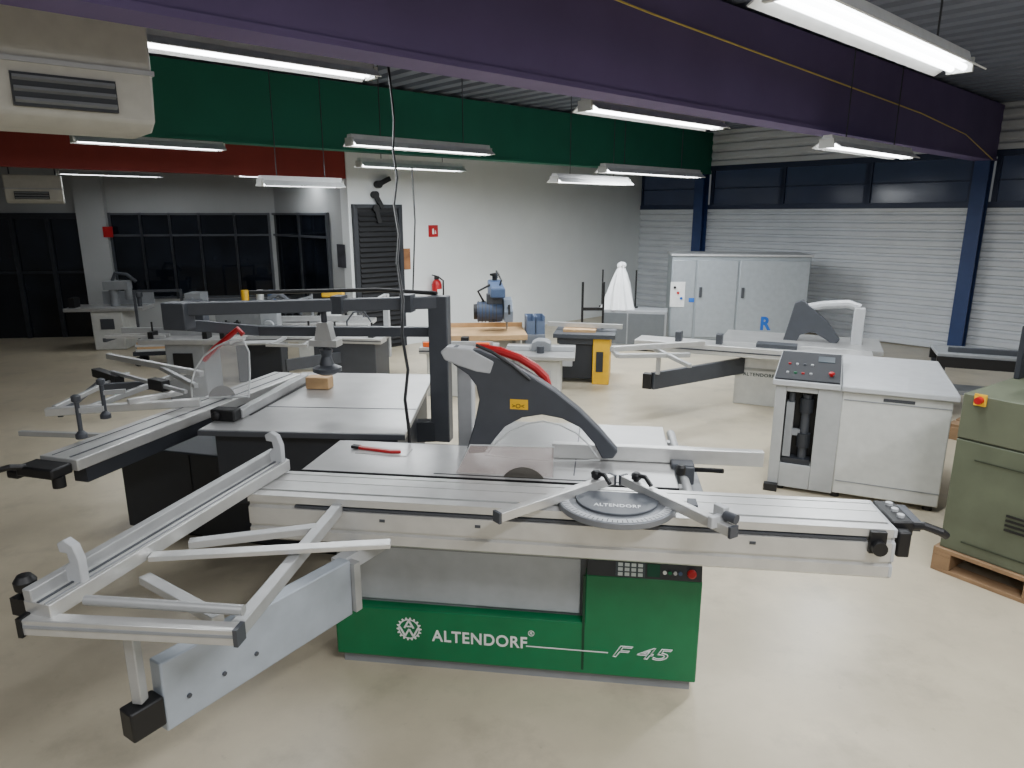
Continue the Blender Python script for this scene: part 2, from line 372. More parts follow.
m = MB(); m.rng(XE+.07, XE+.10, -.28, -.14, .87, .905); m.build('button_row', dgrey, h)
for i in range(3): MB().cyl((XE+.04, -.16-.05*i, .91), (XE+.04, -.16-.05*i, .92), .012, n=10).build('button', lgrey, h)
# crosscut frame
cf = part_group('crosscut_frame', saw)
P0 = V((-.335, -1.14, 0)); P1 = V((-.165, -.10, 0)); dv = (P1-P0).normalized(); nv = V((-dv.y, dv.x, 0))
def Lz(p, z): return V((p.x, p.y, z))
m = MB(); m.bar(Lz(P0, .90), Lz(P1, .93), .088, .045); m.build('fence_beam', alu, cf, .003)
m = MB(); m.bar(Lz(P0+nv*.028, .935), Lz(P1+nv*.028, .97), .028, .04); m.build('fence_rail', alu2, cf, .003)
m = MB(); m.bar(Lz(P0-nv*.006, .924), Lz(P1-nv*.006, .954), .008, .003); m.build('scale_strip', dgrey, cf)
m = MB(); m.bar(Lz(P0-nv*.03, .924), Lz(P1-nv*.03, .954), .004, .003); m.build('slot', mgrey, cf)
m = MB(); m.bar((-.37, -1.145, .862), (.205, -1.115, .862), .04, .045); m.build('front_rail', alu, cf, .003)
m = MB(); m.bar((-.36, -1.166, .866), (.2, -1.136, .866), .002, .008); m.build('rail_groove', mgrey, cf)
m = MB(); m.cyl((-.24, -1.085, .905), (.20, -1.075, .905), .014); m.build('roller', alu2, cf)
m = MB(); m.rng(-.375, -.362, -1.17, -1.12, .835, .89); m.build('rail_cap', black, cf)
m = MB(); m.rng(.20, .212, -1.137, -1.095, .838, .886); m.build('rail_cap', dgrey, cf)
m = MB(); m.bar((.19, -1.10, .862), (.165, -.34, .862), .036, .04); m.build('side_rail', alu2, cf, .003)
m = MB(); m.bar((-.235, -.825, .895), (.465, -.665, .905), .04, .016); m.build('stop_rail', alu, cf, .002)
m = MB(); m.bar((-.2, -.685, .87), (.16, -.525, .87), .036, .025); m.build('cross_brace', alu2, cf, .002)
m = MB(); m.bar((-.22, -.88, .855), (.11, -1.05, .855), .036, .025); m.build('cross_brace', alu2, cf, .002)
for t in (.1, .96):
    c = P0.lerp(P1, t)-nv*.012; z0 = .92+.03*t
    pts = [(-.035, 0), (.035, 0), (.035, .07), (.02, .11), (-.01, .125), (-.035, .11), (-.03, .085), (-.005, .085), (0, .06), (-.035, .03)]
    m = MB(); m.prism([c+nv*.01+V((nv.x*-q, nv.y*-q, z0+zz)) for q, zz in pts], dv*.025); m.build('flip_stop', lgrey, cf, .003)
c = P0.lerp(P1, .04)+nv*.085
m = MB(); m.bar(Lz(c-dv*.03, .885), Lz(c+dv*.04, .885), .05, .05); m.lathe((c.x, c.y, .905), [(.014, 0), (.014, .02), (.026, .022), (.028, .045), (.018, .06), (.01, .062)], 14); m.build('clamp_knob', black, cf)
m = MB(); m.bar((-.10, -1.045, .595), (.20, -.395, .585), .055, .215); arm = m.build('support_arm', armgrey, saw, .005)
m = MB(); m.bar((.17, -.40, .66), (.34, -.0, .66), .05, .06); m.build('arm_pivot', lgrey, saw)
m = MB(); m.bar((-.14, -1.13, .56), (-.10, -1.045, .56), .06, .09); m.build('arm_end', black, arm, .006)
m = MB(); m.bar((-.12, -1.09, .61), (-.12, -1.09, .84), .03, .03); m.build('support_post', alu2, arm, .003)
m = MB(); m.box((.215, -.385, .585), (.03, .07, .19), rz=65); m.build('hinge_plate', alu2, arm)
for i in range(3):
    p = V((-.10, -1.045, .60)).lerp(V((.20, -.395, .60)), .1+.16*i); MB().cyl(p+V((.02, -.01, -.04)), p+V((.030, -.014, -.04)), .007, n=8).build('bolt', dgrey, arm)
# mitre fence: half-round protractor with graduated rim
pt = part_group('mitre_fence', saw); PC = V((1.165, -.27, 0))
def arc(r, a0, a1, n, z): return [V((PC.x+r*math.cos(a0+(a1-a0)*i/n), PC.y+r*.98*math.sin(a0+(a1-a0)*i/n), z)) for i in range(n+1)]
a0_, a1_ = R(160), R(380)
MB().prism(arc(.205, a0_, a1_, 48, .902), (0, 0, .022)).build('protractor_plate', M('protractor_grey', (118, 121, 126), .4, .3), pt, .002)
o_ = arc(.198, a0_, a1_, 48, .9252); i_ = arc(.170, a0_, a1_, 48, .9252); n = len(o_)
MB()._add(o_+i_, [(q, q+1, n+q+1, n+q) for q in range(n-1)]).build('angle_scale', M('scale_pale', (176, 179, 182)), pt)
m = MB()
for q in range(45):
    a = a0_+(a1_-a0_)*q/44; r0 = .180 if q % 4 else .172
    d_ = V((math.cos(a), .98*math.sin(a), 0)); s_ = V((-d_.y, d_.x, 0))*.0014
    p = V((PC.x, PC.y, .9258)); m._add([p+d_*r0-s_, p+d_*.197-s_, p+d_*.197+s_, p+d_*r0+s_], [(0, 1, 2, 3)])
m.build('tick_marks', black, pt, smooth=False)
MB().prism(arc(.145, a0_, a1_, 40, .924), (0, 0, .008)).build('pivot_plate', M('pivot_grey', (74, 78, 84), .45), pt, .002)
text('ALTENDORF', .16, .024, M('ink', (226, 228, 230)), pt, (PC.x-.08, PC.y-.085, .9325), (0, 0, 0), bold=.015)
for a_, b_ in (((.775, -.505, .94), (1.15, -.115, .94)), ((1.19, -.115, .94), (1.52, -.515, .94))):
    m = MB(); m.bar(a_, b_, .032, .034); f = m.build('fence_arm', alu, pt, .003)
    a_ = V(a_); b_ = V(b_); d_ = (b_-a_).normalized()
    MB().bar(a_-d_*.004, a_+d_*.006, .036, .038).build('arm_cap', dgrey, f); MB().bar(b_-d_*.006, b_+d_*.004, .036, .038).build('arm_cap', dgrey, f)
for x, y in ((1.09, -.17), (1.235, -.17)):
    m = MB(); m.lathe((x, y, .932), [(.01, 0), (.01, .03), (.018, .033), (.02, .05), (.011, .058)], 12); m.tube([(x, y, .98), (x+.03, y-.03, .985), (x+.05, y-.06, .965)], .008, 8); m.build('clamp_lever', black, pt)
m = MB(); m.box((1.49, -.45, .975), (.045, .025, .05), rz=-52); m.box((1.47, -.475, .955), (.02, .05, .04), rz=-52); m.build('end_stop', lgrey, pt, .003)
MB().cyl((1.50, -.47, .975), (1.53, -.50, .975), .016, n=12).build('stop_knob', dgrey, pt)
MB().rng(1.41, 1.44, -.3, -.24, .9, .93).build('hold_block', dgrey, pt)
# blade guard
gd = part_group('blade_guard', saw); yg = .10
def gpoly(px, y0=yg): return [A.y(u, v, y0) for u, v in px]
outer = [(452, 347), (480, 351), (505, 361), (530, 375), (555, 391), (580, 411), (600, 431), (618, 452), (613, 459), (602, 459)]
inner = [(594, 444), (580, 428), (562, 419), (542, 415), (522, 418), (505, 427), (494, 440), (485, 453), (469, 454), (467, 448), (474, 425), (479, 400), (476, 386), (468, 375), (452, 364)]
MB().prism(gpoly(outer+inner), (0, .06, 0)).build('guard_body', dgrey, gd, .006)
MB().prism(gpoly([(440, 352), (446, 347), (470, 349), (494, 362), (490, 374), (476, 372), (458, 366), (444, 360)], yg-.004), (0, .07, 0)).build('guard_cap', lgrey, gd, .006)
disc = list(reversed(inner[:8]))+[(602, 459), (560, 460), (520, 458)]
for y_ in (yg-.002, yg+.058): MB().prism(gpoly(disc, y_), (0, .002, 0)).build('clear_shield', clear, gd)
m = MB(); m.tube(gpoly([(488, 453), (499, 440), (510, 431), (526, 424), (543, 421), (560, 425), (576, 433), (588, 444), (597, 457)], yg-.004), .0035, 6); m.build('shield_rim', rimm, gd)
m = MB(); m.tube(gpoly([(485, 455), (520, 459), (560, 461), (600, 460)], yg-.004), .003, 6); m.build('shield_lip', rimm, gd)
MB().prism(gpoly([(510, 399), (528, 400), (528, 410), (510, 409)], yg-.001), (0, .0008, 0)).build('warning_sticker', yellow, gd)
text('>O<', .05, .018, black, gd, tuple(A.y(512, 408, yg-.0014)), name='sticker_mark')
m = MB(); m.tube([A.y(u, v, yg+.1) for u, v in ((480, 348), (500, 351), (520, 358), (536, 368), (545, 377), (548, 387))], .018, 10); m.build('red_handle', red, gd)
m = MB(); m.tube([A.y(u, v, yg-.005) for u, v in ((476, 345), (492, 352), (512, 365), (530, 380))], .007, 8); m.build('edge_strip', black, gd)
MB().rng(.44, .51, .46, .54, .2, 1.26).build('guard_post', lgrey, gd, .006)
pp = A.y(460, 358, yg); MB().bar((pp.x, yg+.05, pp.z-.01), (.475, .5, 1.24), .06, .06).build('guard_arm', lgrey, gd, .005)
dp = [A.y(u, v, -.03) for u, v in ((470, 445), (554, 447), (553, 481), (455, 475))]
ds_ = MB().prism(dp, (0, .003, 0)).build('deflector_sheet', smoke, saw)
m = MB(); m.tube(dp+[dp[0]], .0032, 6); m.build('sheet_edge', rimm, ds_)
# rip fence
MB().rng(.90, 1.76, .185, .225, .902, .965).build('rip_fence', alu, saw, .003)
m = MB(); m.cyl((1.44, -.1, .86), (1.44, .72, .86), .02); m.rng(1.40, 1.44, 0, .04, .85, .87); m.rng(1.40, 1.44, .55, .59, .85, .87); m.build('rip_rail', alu2, saw)
m = MB(); m.rng(1.39, 1.48, .12, .184, .901, .922); m.rng(1.43, 1.48, .11, .184, .84, .915)
m.build('fence_carrier', dgrey, saw, .005)
m = MB(); m.tube([(1.48, .13, .9), (1.54, .09, .915), (1.58, .06, .925)], .010, 8); m.build('carrier_lever', black, saw)
MB().lathe((1.42, .07, .90), [(.018, 0), (.02, .03), (.012, .04)], 12).build('carrier_knob', black, saw)
ps = A.W(*A.z(380, 452, .9)[:2]); st = thing('push_stick', 'red push stick lying on the saw table near the blade guard', 'push stick', loc=(ps.x, ps.y, .9035), rz=-20)
MB().prism([(-.10, -.012, 0), (.06, -.012, 0), (.10, .005, 0), (.09, .02, 0), (.05, .008, 0), (-.09, .008, 0), (-.11, .02, 0)], (0, 0, .012)).build('stick', red, st, .002)
MB().rng(-.14, -.105, -.008, .016, .0, .012).build('grip_end', black, st)
m = MB(); m.rng(-.10, .13, -.035, .055, 0, .0022); o = tag(m.build('plastic_sheet', M('clear_sheet', (232, 232, 230), .15, alpha=.6)), 'thin clear plastic sheet lying under the red push stick on the saw table', 'sheet'); o.location = (ps.x, ps.y, .9006); o.rotation_euler.z = R(-10)

# =====================================================================  DARK PANEL SAW
B = Fr(gz(228, 430, .9), -10)
ds = thing('panel_saw', 'dark anthracite panel saw with overhead gantry, behind the green based saw on the left', 'saw', B)
def BL(x, y, z): return B.L(V((x, y, z)))
q0 = gz(130, 530); ax = V((.966, -.259, 0)); ay = V((.259, .966, 0))
qs = [q0, q0+ax*1.5, q0+ax*1.5+ay*.62, q0+ay*.62]
m = MB(); m.prism([BL(p.x, p.y, 0.03) for p in qs], (0, 0, .52)); bb = m.build('base_cabinet', anth, ds, .008)
m = MB(); m.prism([BL(p.x, p.y, 0.0) for p in [q0+ax*.04+ay*.04, q0+ax*1.46+ay*.04, q0+ax*1.46+ay*.58, q0+ax*.04+ay*.58]], (0, 0, .04)); m.build('plinth', black, ds)
m = MB(); p = q0+ax*.5-ay*.002; m.bar(BL(p.x, p.y, .06), BL(p.x, p.y, .54), .006, .004); m.build('panel_seam', black, bb)
p = q0+ax*.62-ay*.003; text('T', .06, .06, alu2, bb, tuple(BL(p.x, p.y, .25)), (90, 0, -5), name='emblem')
tb = [(-1.50, 3.15), (-.50, 3.08), (-.50, 4.32), (-1.36, 4.38)]
tc_ = V((-.96, 3.74))
m = MB(); m.prism([BL(tc_.x+(x-tc_.x)*.9, tc_.y+(y-tc_.y)*.92, .5) for x, y in tb], (0, 0, .37)); m.build('saw_housing', anth, ds, .006)
m = MB(); m.prism([BL(x, y, .872) for x, y in tb], (0, 0, .028)); m.build('table', steel, ds, .003)
m = MB(); m.bar(BL(-1.50, 3.145, .884), BL(-.50, 3.075, .884), .010, .024); m.build('table_edge', dgrey, ds)
m = MB(); m.bar(BL(-.505, 3.50, .901), BL(-1.43, 3.56, .901), .004, .002); m.build('table_joint', dgrey, ds)
c0 = gz(58, 460, .9); c1 = gz(288, 374, .9); cd = (c1-c0).normalized(); cn = V((cd.y, -cd.x, 0))
def cb(a, s, z): p = c0+cd*a+cn*s; return BL(p.x, p.y, z)
CLn = (c1-c0).length
m = MB(); m.bar(cb(0, 0, .885), cb(CLn, 0, .885), .20, .05); ca = m.build('sliding_carriage', alu, ds, .004)
for s_, w_ in ((.045, .012), (-.05, .006)):
    m = MB(); m.bar(cb(.02, s_, .9108), cb(CLn-.02, s_, .9108), w_, .002); m.build('slot', dgrey, ca)
m = MB(); m.bar(cb(.05, .05, .825), cb(CLn, .05, .825), .07, .07); m.build('carriage_skirt', anth, ca)
m = MB(); m.bar(cb(-.10, -.02, .875), cb(0, -.02, .875), .19, .045); m.bar(cb(-.1, -.14, .855), cb(-.02, -.14, .855), .06, .035); eh = m.build('end_block', black, ds, .008)
m = MB(); m.tube([cb(-.08, -.08, .89), cb(-.13, -.10, .905), cb(-.16, -.14, .895), cb(-.14, -.19, .885)], .012, 8); m.build('push_handle', black, eh)
m = MB(); m.cyl(cb(-.06, .06, .81), cb(-.06, .06, .855), .025); m.build('lock_knob', black, eh)
cr = part_group('crosscut_fence', ds)
def bz(u, v, z): return B.z(u, v, z)
for nm, a_, b_, w_, h_, mt in (('fence_beam', bz(46, 412, .93), bz(200, 402, .93), .04, .04, alu), ('fence_rail', bz(108, 356, .99), bz(202, 374, .99), .03, .035, alu),
        ('side_rail', bz(78, 412, .92), bz(190, 370, .97), .025, .03, alu2), ('side_rail', bz(150, 362, .98), bz(196, 386, .98), .025, .025, alu2), ('outer_rail', bz(20, 433, .86), bz(110, 436, .86), .025, .025, alu2),
        ('outer_rail', bz(54, 408, .92), bz(128, 374, .96), .025, .025, alu2), ('stop_rail', bz(128, 402, .96), bz(182, 392, .96), .03, .03, alu), ('stop_rail', bz(112, 372, 1.0), bz(186, 392, 1.0), .02, .02, alu2),
        ('cross_brace', bz(60, 415, .9), bz(112, 372, .9), .025, .025, dgrey), ('cross_brace', bz(104, 388, .95), bz(165, 384, .95), .03, .05, dgrey), ('stop_block', bz(96, 372, .97), bz(120, 380, .97), .05, .05, black), ('stop_block', bz(152, 383, 1.0), bz(166, 386, 1.0), .05, .06, black)):
    MB().bar(a_, b_, w_, h_).build(nm, mt, cr, .003)
for u, v in ((82, 438), (106, 418)):
    a_ = bz(u, v, .91); m = MB(); m.cyl(a_, a_+V((0, 0, .19)), .010, n=10); m.lathe(a_+V((0, 0, .17)), [(.010, 0), (.020, .004), (.020, .028), (.010, .034)], 12); m.lathe(a_, [(.025, 0), (.025, .02), (.012, .035)], 12)
    m.build('clamp_post', dgrey, cr)
    m = MB(); m.bar(a_+V((0, 0, .13)), a_+V((.09, .05, .13)), .016, .022); m.build('clamp_arm', alu2, cr)
yb = B.z(220, 398, .9).y
gb = part_group('blade_guard', ds)
def bp(px, y0): return [B.y(u, v, y0) for u, v in px]
hood = [(192, 398), (191, 384), (195, 369), (204, 356), (217, 346), (231, 340), (243, 339), (249, 352), (250, 375), (249, 397)]
for y_ in (yb-.04, yb+.04): MB().prism(bp(hood, y_), (0, .003, 0)).build('clear_hood', clear2, gb)
for y_ in (yb-.044, yb+.046): m = MB(); m.tube(bp(hood, y_)+[bp(hood, y_)[0]], .005, 6); m.build('hood_rim', rimm, gb)
m = MB(); m.tube(bp([(204, 360), (215, 348), (226, 339), (238, 329), (243, 335)], yb), .015, 8); m.build('red_edge', red, gb)
MB().cyl(tuple(B.y(222, 398, yb-.003)), tuple(B.y(222, 398, yb)), .07, n=32).build('saw_blade', M('blade_steel_dark', (96, 94, 92), .35, .7), gb)
a_ = bz(222, 422, .9); m = MB(); m.box(a_+V((0, .04, .03)), (.13, .07, .06)); m.lathe(a_+V((-.03, .01, .03)), [(.022, 0), (.022, .015), (.015, .025)], 12, V((0, -1, 0))); m.build('fence_carrier', black, ds, .008)
m = MB(); m.bar(bz(240, 414, .925), bz(306, 378, .925), .03, .045); m.build('rip_fence', alu2, ds, .003)
m = MB(); m.bar(bz(250, 415, .902), bz(318, 378, .902), .012, .004); m.build('table_slot', black, ds)
gn = part_group('overhead_gantry', ds)
m = MB(); m.bar(BL(-.405, 3.83, .62), BL(-.405, 3.83, 1.46), .085, .11, V((1, 0, 0))); m.build('post', gant, gn, .006)
m = MB(); m.bar(BL(-.60, 3.82, .68), BL(-.38, 3.84, .68), .08, .12); m.build('post_bracket', anth, gn, .004)
m = MB(); m.bar(BL(-.38, 3.83, 1.425), BL(-1.70, 3.54, 1.425), .065, .065); m.build('top_beam', gant, gn, .005)
m = MB(); m.bar(BL(-.40, 3.88, 1.25), BL(-1.46, 3.92, 1.25), .05, .055); m.build('lower_beam', dgrey, gn, .005)
m = MB(); m.bar(BL(-1.72, 3.54, 1.32), BL(-1.72, 3.54, 1.46), .09, .13, V((1, 0, 0))); m.bar(BL(-1.70, 3.56, 1.34), BL(-1.46, 3.92, 1.25), .05, .06); m.build('beam_head', gant, gn, .006)
m = MB(); m.tube([BL(-1.52, 4.0, 1.46), BL(-.78, 4.05, 1.47), BL(-.42, 3.86, 1.47)], .012, 8); m.build('swing_arm', black, gn)
for s_ in (-.06, .06):
    a_ = BL(-.75+s_*3, 3.74+s_*.5, 1.36); m = MB(); m.rng(a_.x-.03, a_.x+.03, a_.y-.045, a_.y+.045, 1.38, 1.475); m.build('beam_clamp', dgrey, gn)
a_ = BL(-1.02, 3.72, 0)
m = MB(); m.cyl(a_+V((0, 0, 1.04)), a_+V((0, 0, 1.42)), .016); m.lathe(a_+V((0, 0, 1.04)), [(.04, 0), (.078, .018), (.078, .038), (.04, .055), (.026, .1), (.038, .14)], 18); m.build('pressure_head', dgrey, gn)
m = MB(); m.rng(a_.x-.08, a_.x+.08, a_.y-.04, a_.y+.04, 1.2, 1.235); m.prism([(a_.x-.05, a_.y-.03, 1.235), (a_.x+.05, a_.y-.03, 1.235), (a_.x+.03, a_.y-.03, 1.33), (a_.x-.03, a_.y-.03, 1.33)], (0, .06, 0)); m.build('head_bracket', alu, gn)
wb = gz(320, 388, .9); t = MB(); t.rng(-.07, .07, -.04, .04, 0, .07); o = tag(t.build('wood_block', woodl, None, .004), 'small light brown wood block standing on the dark saw table', 'block'); o.location = (wb.x, wb.y, .9015); o.rotation_euler.z = R(-8)

# =====================================================================  WHITE GREY MACHINE (right)
Cc = Fr((1.80, 4.62), -25); em = thing('edge_sander', 'pale grey boxy machine with dark sloping control panel on its top left', 'machine', Cc)
DP = 1.12
m = MB(); m.rng(.44, 1.07, 0, DP, .04, .76); bd = m.build('cabinet', offw, em, .008)
m = MB(); m.rng(.43, 1.10, -.03, DP+.03, .76, .80); m.build('top_plate', lgrey, em, .008)
m = MB(); m.rng(.02, .44, .14, DP, .03, .76); m.rng(.02, .09, .0, .14, .03, .76); m.rng(.29, .44, .0, .14, .03, .76); m.rng(.09, .29, 0, .14, .72, .76); m.rng(.09, .29, 0, .14, .03, .2); m.build('feed_housing', M('housing_grey', (164, 166, 166), .5), em, .004)
m = MB(); m.rng(.09, .29, .12, .14, .2, .72); m.build('recess_back', black, em)
m = MB(); m.cyl((.225, .07, .21), (.225, .07, .70), .03); m.build('roller', dgrey, em)
for z_ in (.57, .32): MB().cyl((.225, .07, z_), (.225, .07, z_+.1), .045).build('roller_ring', anth, em)
m = MB(); m.rng(.10, .15, .02, .1, .25, .64); m.rng(.15, .2, .05, .09, .40, .44); m.build('guide_bracket', mgrey, em)
m = MB(); m.cyl((.13, .05, .64), (.13, .05, .71), .02); m.build('adjust_screw', dgrey, em)
m = MB(); m.rng(.10, .28, .02, .11, .2, .24); m.build('chain_cover', anth, em)
m = MB(); m.prism([(.0, -.02, .76), (.0, -.02, .80), (.0, .70, .865), (.0, .76, .85), (.0, .76, .76)], (.425, 0, 0)); cp_ = m.build('control_hood', lgrey, em, .006)
m = MB(); m.rng(.0, .425, .762, DP+.02, .76, .80); m.build('rear_plate', lgrey, em, .006)
th2 = math.atan2(.065, .72); sl2 = math.degrees(th2); nn = V((0, -math.sin(th2), math.cos(th2)))
def onc(x, t, l=.002): return V((x, -.02+.72*t, .80+.065*t))+nn*l
MB().box(onc(.2125, .5, .005), (.41, .70, .014), rx=sl2).build('control_panel', M('panel_black', (32, 34, 39), .8), cp_, .003)
bcol = [lgrey, green, red, lgrey, dgrey, lgrey]
for i in range(4):
    for j in range(2): MB().cyl(onc(.08+.05*i, .2+.3*j, .012), onc(.08+.05*i, .2+.3*j, .022), .010, n=10).build('push_button', bcol[(i+2*j) % 6], cp_)
MB().box(onc(.32, .74, .014), (.11, .14, .006), rx=sl2).build('display', M('panel_display', (60, 72, 80), .3), cp_)
MB().lathe(onc(.36, .2, .012), [(.012, 0), (.012, .012), (.02, .014), (.02, .024), (.012, .03)], 14, nn).build('emergency_stop', red, cp_)
for z_ in (.70, .13): MB().rng(.45, 1.065, -.004, .004, z_, z_+.006).build('panel_seam', mgrey, bd)
m = MB(); m.rng(.68, .86, -.004, .01, .715, .735); m.build('grip_slot', dgrey, bd)
for xx in (.10, .46, 1.02):
    for yy in (.06, 1.0): MB().cyl((xx, yy, 0), (xx, yy, .045), .03).build('foot', black, em)
m = MB(); m.rng(.0, .09, -.05, -.0, .0, .05); m.build('corner_foot', black, em)

# =====================================================================  GREEN MACHINE ON PALLET
pl0 = gz(930, 568); D = Fr(pl0, -55)
pal = thing('pallet', 'wooden pallet under the olive green machine at right edge', 'pallet', D)
for i in range(5): MB().rng(.0, .9, .0+.19*i, .14+.19*i, .115, .137).build('deck_board', wood, pal, .002)
for i in range(3): MB().rng(.43*i, .43*i+.09, 0, .9, .022, .0935).build('stringer', wood, pal, .002)
for i in range(3): MB().rng(.43*i, .43*i+.09, 0, .9, .0945, .1145).build('cross_board', wood, pal, .002)
for i in range(2): MB().rng(0, .95, .38*i*2, .38*i*2+.1, 0, .0215).build('bottom_board', wood, pal, .002)
ol = thing('thickness_planer', 'olive green machine with yellow and red switch, standing on pallet at right edge', 'machine', D)
m = MB(); m.rng(.02, .88, .02, .85, .139, .755); ob = m.build('lower_body', olive, ol, .004)
m = MB(); m.rng(.025, .875, .025, .84, .755, .765); m.build('body_joint', M('olive_dark', (40, 46, 34)), ol)
m = MB(); m.rng(.02, .88, .02, .84, .765, 1.0); ub = m.build('upper_body', M('olive_light', (92, 97, 79), .5, 0, .12, 5), ol, .004)
sp_ = D.y(981, 400, .02); m = MB(); m.box((sp_.x, .014, sp_.z), (.055, .012, .06)); sw_ = m.build('switch_plate', yellow, ub)
MB().cyl((sp_.x, .008, sp_.z), (sp_.x, -.02, sp_.z), .02, .018).build('switch_knob', red, sw_)
seam = M('olive_seam', (46, 52, 38))
for z_ in (.2, .66): MB().rng(.12, .8, .014, .022, z_, z_+.005).build('door_seam', seam, ob)
for i in range(4): MB().rng(.3, .42, .013, .022, .34+.025*i, .35+.025*i).build('vent', black, ob)
m = MB(); m.rng(.26, .9, .1, .6, 1.0, 1.10); m.build('roller_cover', black, ol, .01)
m = MB(); m.rng(.03, .06, .60, .84, 1.0, 1.30); us_ = m.build('upright_screen', anth, ol, .006)
m = MB(); m.rng(.024, .03, .63, .81, 1.05, 1.27); m.build('screen_panel', dglass, us_)
pb_ = gz(945, 438); D2 = Fr(pb_, -50); pal2 = thing('pallet', 'wooden pallet on the floor behind the olive machine, by the pale boxy machine', 'pallet', D2)
for i in range(4): MB().rng(0, .8, .02+.19*i, .16+.19*i, .11, .132).build('deck_board', wood, pal2)
for i in range(3): MB().rng(.35*i, .35*i+.09, 0, .78, 0, .109).build('stringer', wood, pal2)

# =====================================================================  WHITE SAW IN THE MIDDLE DISTANCE
E = Fr(gz(735, 402), -24); es = thing('panel_saw', 'white sliding panel saw in the middle distance, left of the pale boxy machine', 'saw', E)
def ep(px, y0): return [E.y(u, v, y0) for u, v in px]
zc = .50; zt_ = .645
m = MB(); m.rng(0, 1.1, 0, .6, 0, zc); eb = m.build('base_cabinet', white, es, .01)
text('ALTENDORF', .3, .035, M('ink2', (40, 60, 60)), eb, (.06, -.042, .30), bold=.015)
m = MB(); m.prism([(-.02, -.04, .0), (-.02, -.04, .36), (-.02, .0, .38), (-.02, 0, 0)], (1.1, 0, 0)); m.build('front_panel', offw, es, .006)
m = MB(); m.rng(-1.0, 1.2, -.36, -.06, .545, zt_); ec = m.build('sliding_carriage', alu, es, .006)
m = MB(); m.rng(-1.0, 1.2, -.365, -.355, .585, .598); m.build('groove', dgrey, ec)
m = MB(); m.rng(-.2, 1.3, -.05, .7, .60, zt_); m.build('table', steel, es, .004)
m = MB(); m.rng(.0, 1.1, -.05, .5, .50, .60); m.build('saw_housing', dgrey, es)
a_ = E.z(652, 381, .40); m = MB(); m.bar(a_, (.05, -.03, .40), .05, .16); ea = m.build('support_arm', dgrey, es, .005)
m = MB(); m.bar(a_+V((-.08, .0, 0)), a_+V((.0, 0, 0)), .08, .14); m.build('arm_end', black, ea)
m = MB(); m.bar(a_+V((.05, 0, .07)), a_+V((.05, 0, .25)), .035, .035); m.build('support_post', alu2, ea)
m = MB(); m.bar(E.z(612, 349, .69), E.z(704, 343, .69), .05, .05); m.build('crosscut_fence', alu, es, .004)
m = MB(); m.bar(E.z(618, 356, .65), E.z(690, 355, .65), .04, .04); m.bar(E.z(618, 356, .65), E.z(612, 349, .65), .04, .04); m.bar(E.z(655, 349, .65), E.z(690, 366, .65), .035, .035); m.build('crosscut_frame', alu2, es, .004)
for xx in (-.6, -.2): MB().rng(xx, xx+.06, -.3, -.2, zt_, zt_+.1).build('stop_clamp', dgrey, es, .004)
m = MB(); m.rng(.18, .55, -.30, -.15, zt_, zt_+.04); m.build('mitre_stop', dgrey, es, .004)
ye = .25
MB().prism(ep([(781, 346), (789, 322), (795, 303), (803, 300), (812, 308), (828, 322), (840, 340), (834, 346), (826, 340), (813, 332), (800, 335), (793, 348)], ye), (0, .08, 0)).build('blade_guard', dgrey, es, .008)
m = MB(); m.tube(ep([(806, 308), (825, 305), (848, 304), (860, 308)], ye+.05), .042, 10); m.build('extraction_arm', lgrey, es)
p = E.y(860, 310, ye+.05); m = MB(); m.rng(p.x-.05, p.x+.05, ye, ye+.1, .3, p.z+.02); m.build('guard_post', lgrey, es, .006)

# outfeed bench, far right
N = Fr(gz(905, 412), -24)
be = thing('roller_bench', 'low dark framed bench behind the pale boxy machine, under the shutters', 'bench', N)
m = MB(); m.rng(.2, 2.2, 0, .5, .58, .61); m.build('bench_top', mgrey, be, .004)
for y_ in (-.01, .47): MB().rng(.2, 2.2, y_, y_+.04, .48, .58).build('apron', black, be)
for xx in (.25, 2.1):
    for yy in (.03, .47): MB().rng(xx-.03, xx+.03, yy-.03, yy+.03, 0, .48).build('leg', anth, be)
m = MB(); m.rng(.25, 2.1, .1, .4, .2, .24); m.build('lower_shelf', mgrey, be)
m = MB(); m.rng(.3, 2.0, .1, .14, .61, .66); m.build('stop_fence', dgrey, be, .004)

# =====================================================================  GREY STEEL CABINET
G = Fr(gz(668, 343), -8); cab = thing('dust_extractor', 'large pale grey steel cabinet unit with double doors against the shutter wall', 'cabinet', G)
x1 = G.y(808, 300).x; zt = G.y(668, 256).z; xs_ = [0, G.y(695, 300).x, G.y(737, 300).x, x1]
m = MB(); m.rng(0, x1, .02, .8, .06, zt); cb_ = m.build('casing', galv, cab, .01)
m = MB(); m.rng(.03, x1-.03, .05, .75, 0, .06); m.build('plinth', dgrey, cab)
for i in range(3):
    m = MB(); m.rng(xs_[i]+.015, xs_[i+1]-.015, 0, .02, .1, zt-.06); dr = m.build('door', M('galv_door_%d' % i, (158+3*i, 165+3*i, 171+3*i), .4, .25), cab, .005)
    if i: MB().rng(xs_[i]+.05, xs_[i]+.09, -.02, 0, .7, .85).build('handle', dgrey, dr)
q = G.y(676, 290); m = MB(); m.rng(q.x-.08, q.x+.13, -.012, 0, q.z-.25, q.z+.12); sb = m.build('switch_panel', white, cab)
for i, mt in enumerate((black, red, blues)): MB().cyl((q.x-.02+.05*i, -.012, q.z+.04-.08*i), (q.x-.02+.05*i, -.03, q.z+.04-.08*i), .02, n=10).build('switch', mt, sb)
q = G.y(760, 330); text('R', .15, .2, blues, cab, (q.x, -.002, q.z), name='sticker_letter', bold=.04)
q = G.y(690, 300); m = MB(); m.rng(q.x-.02, q.x+.06, -.006, .0, q.z-.03, q.z+.03); m.build('blue_plate', blues, cab)
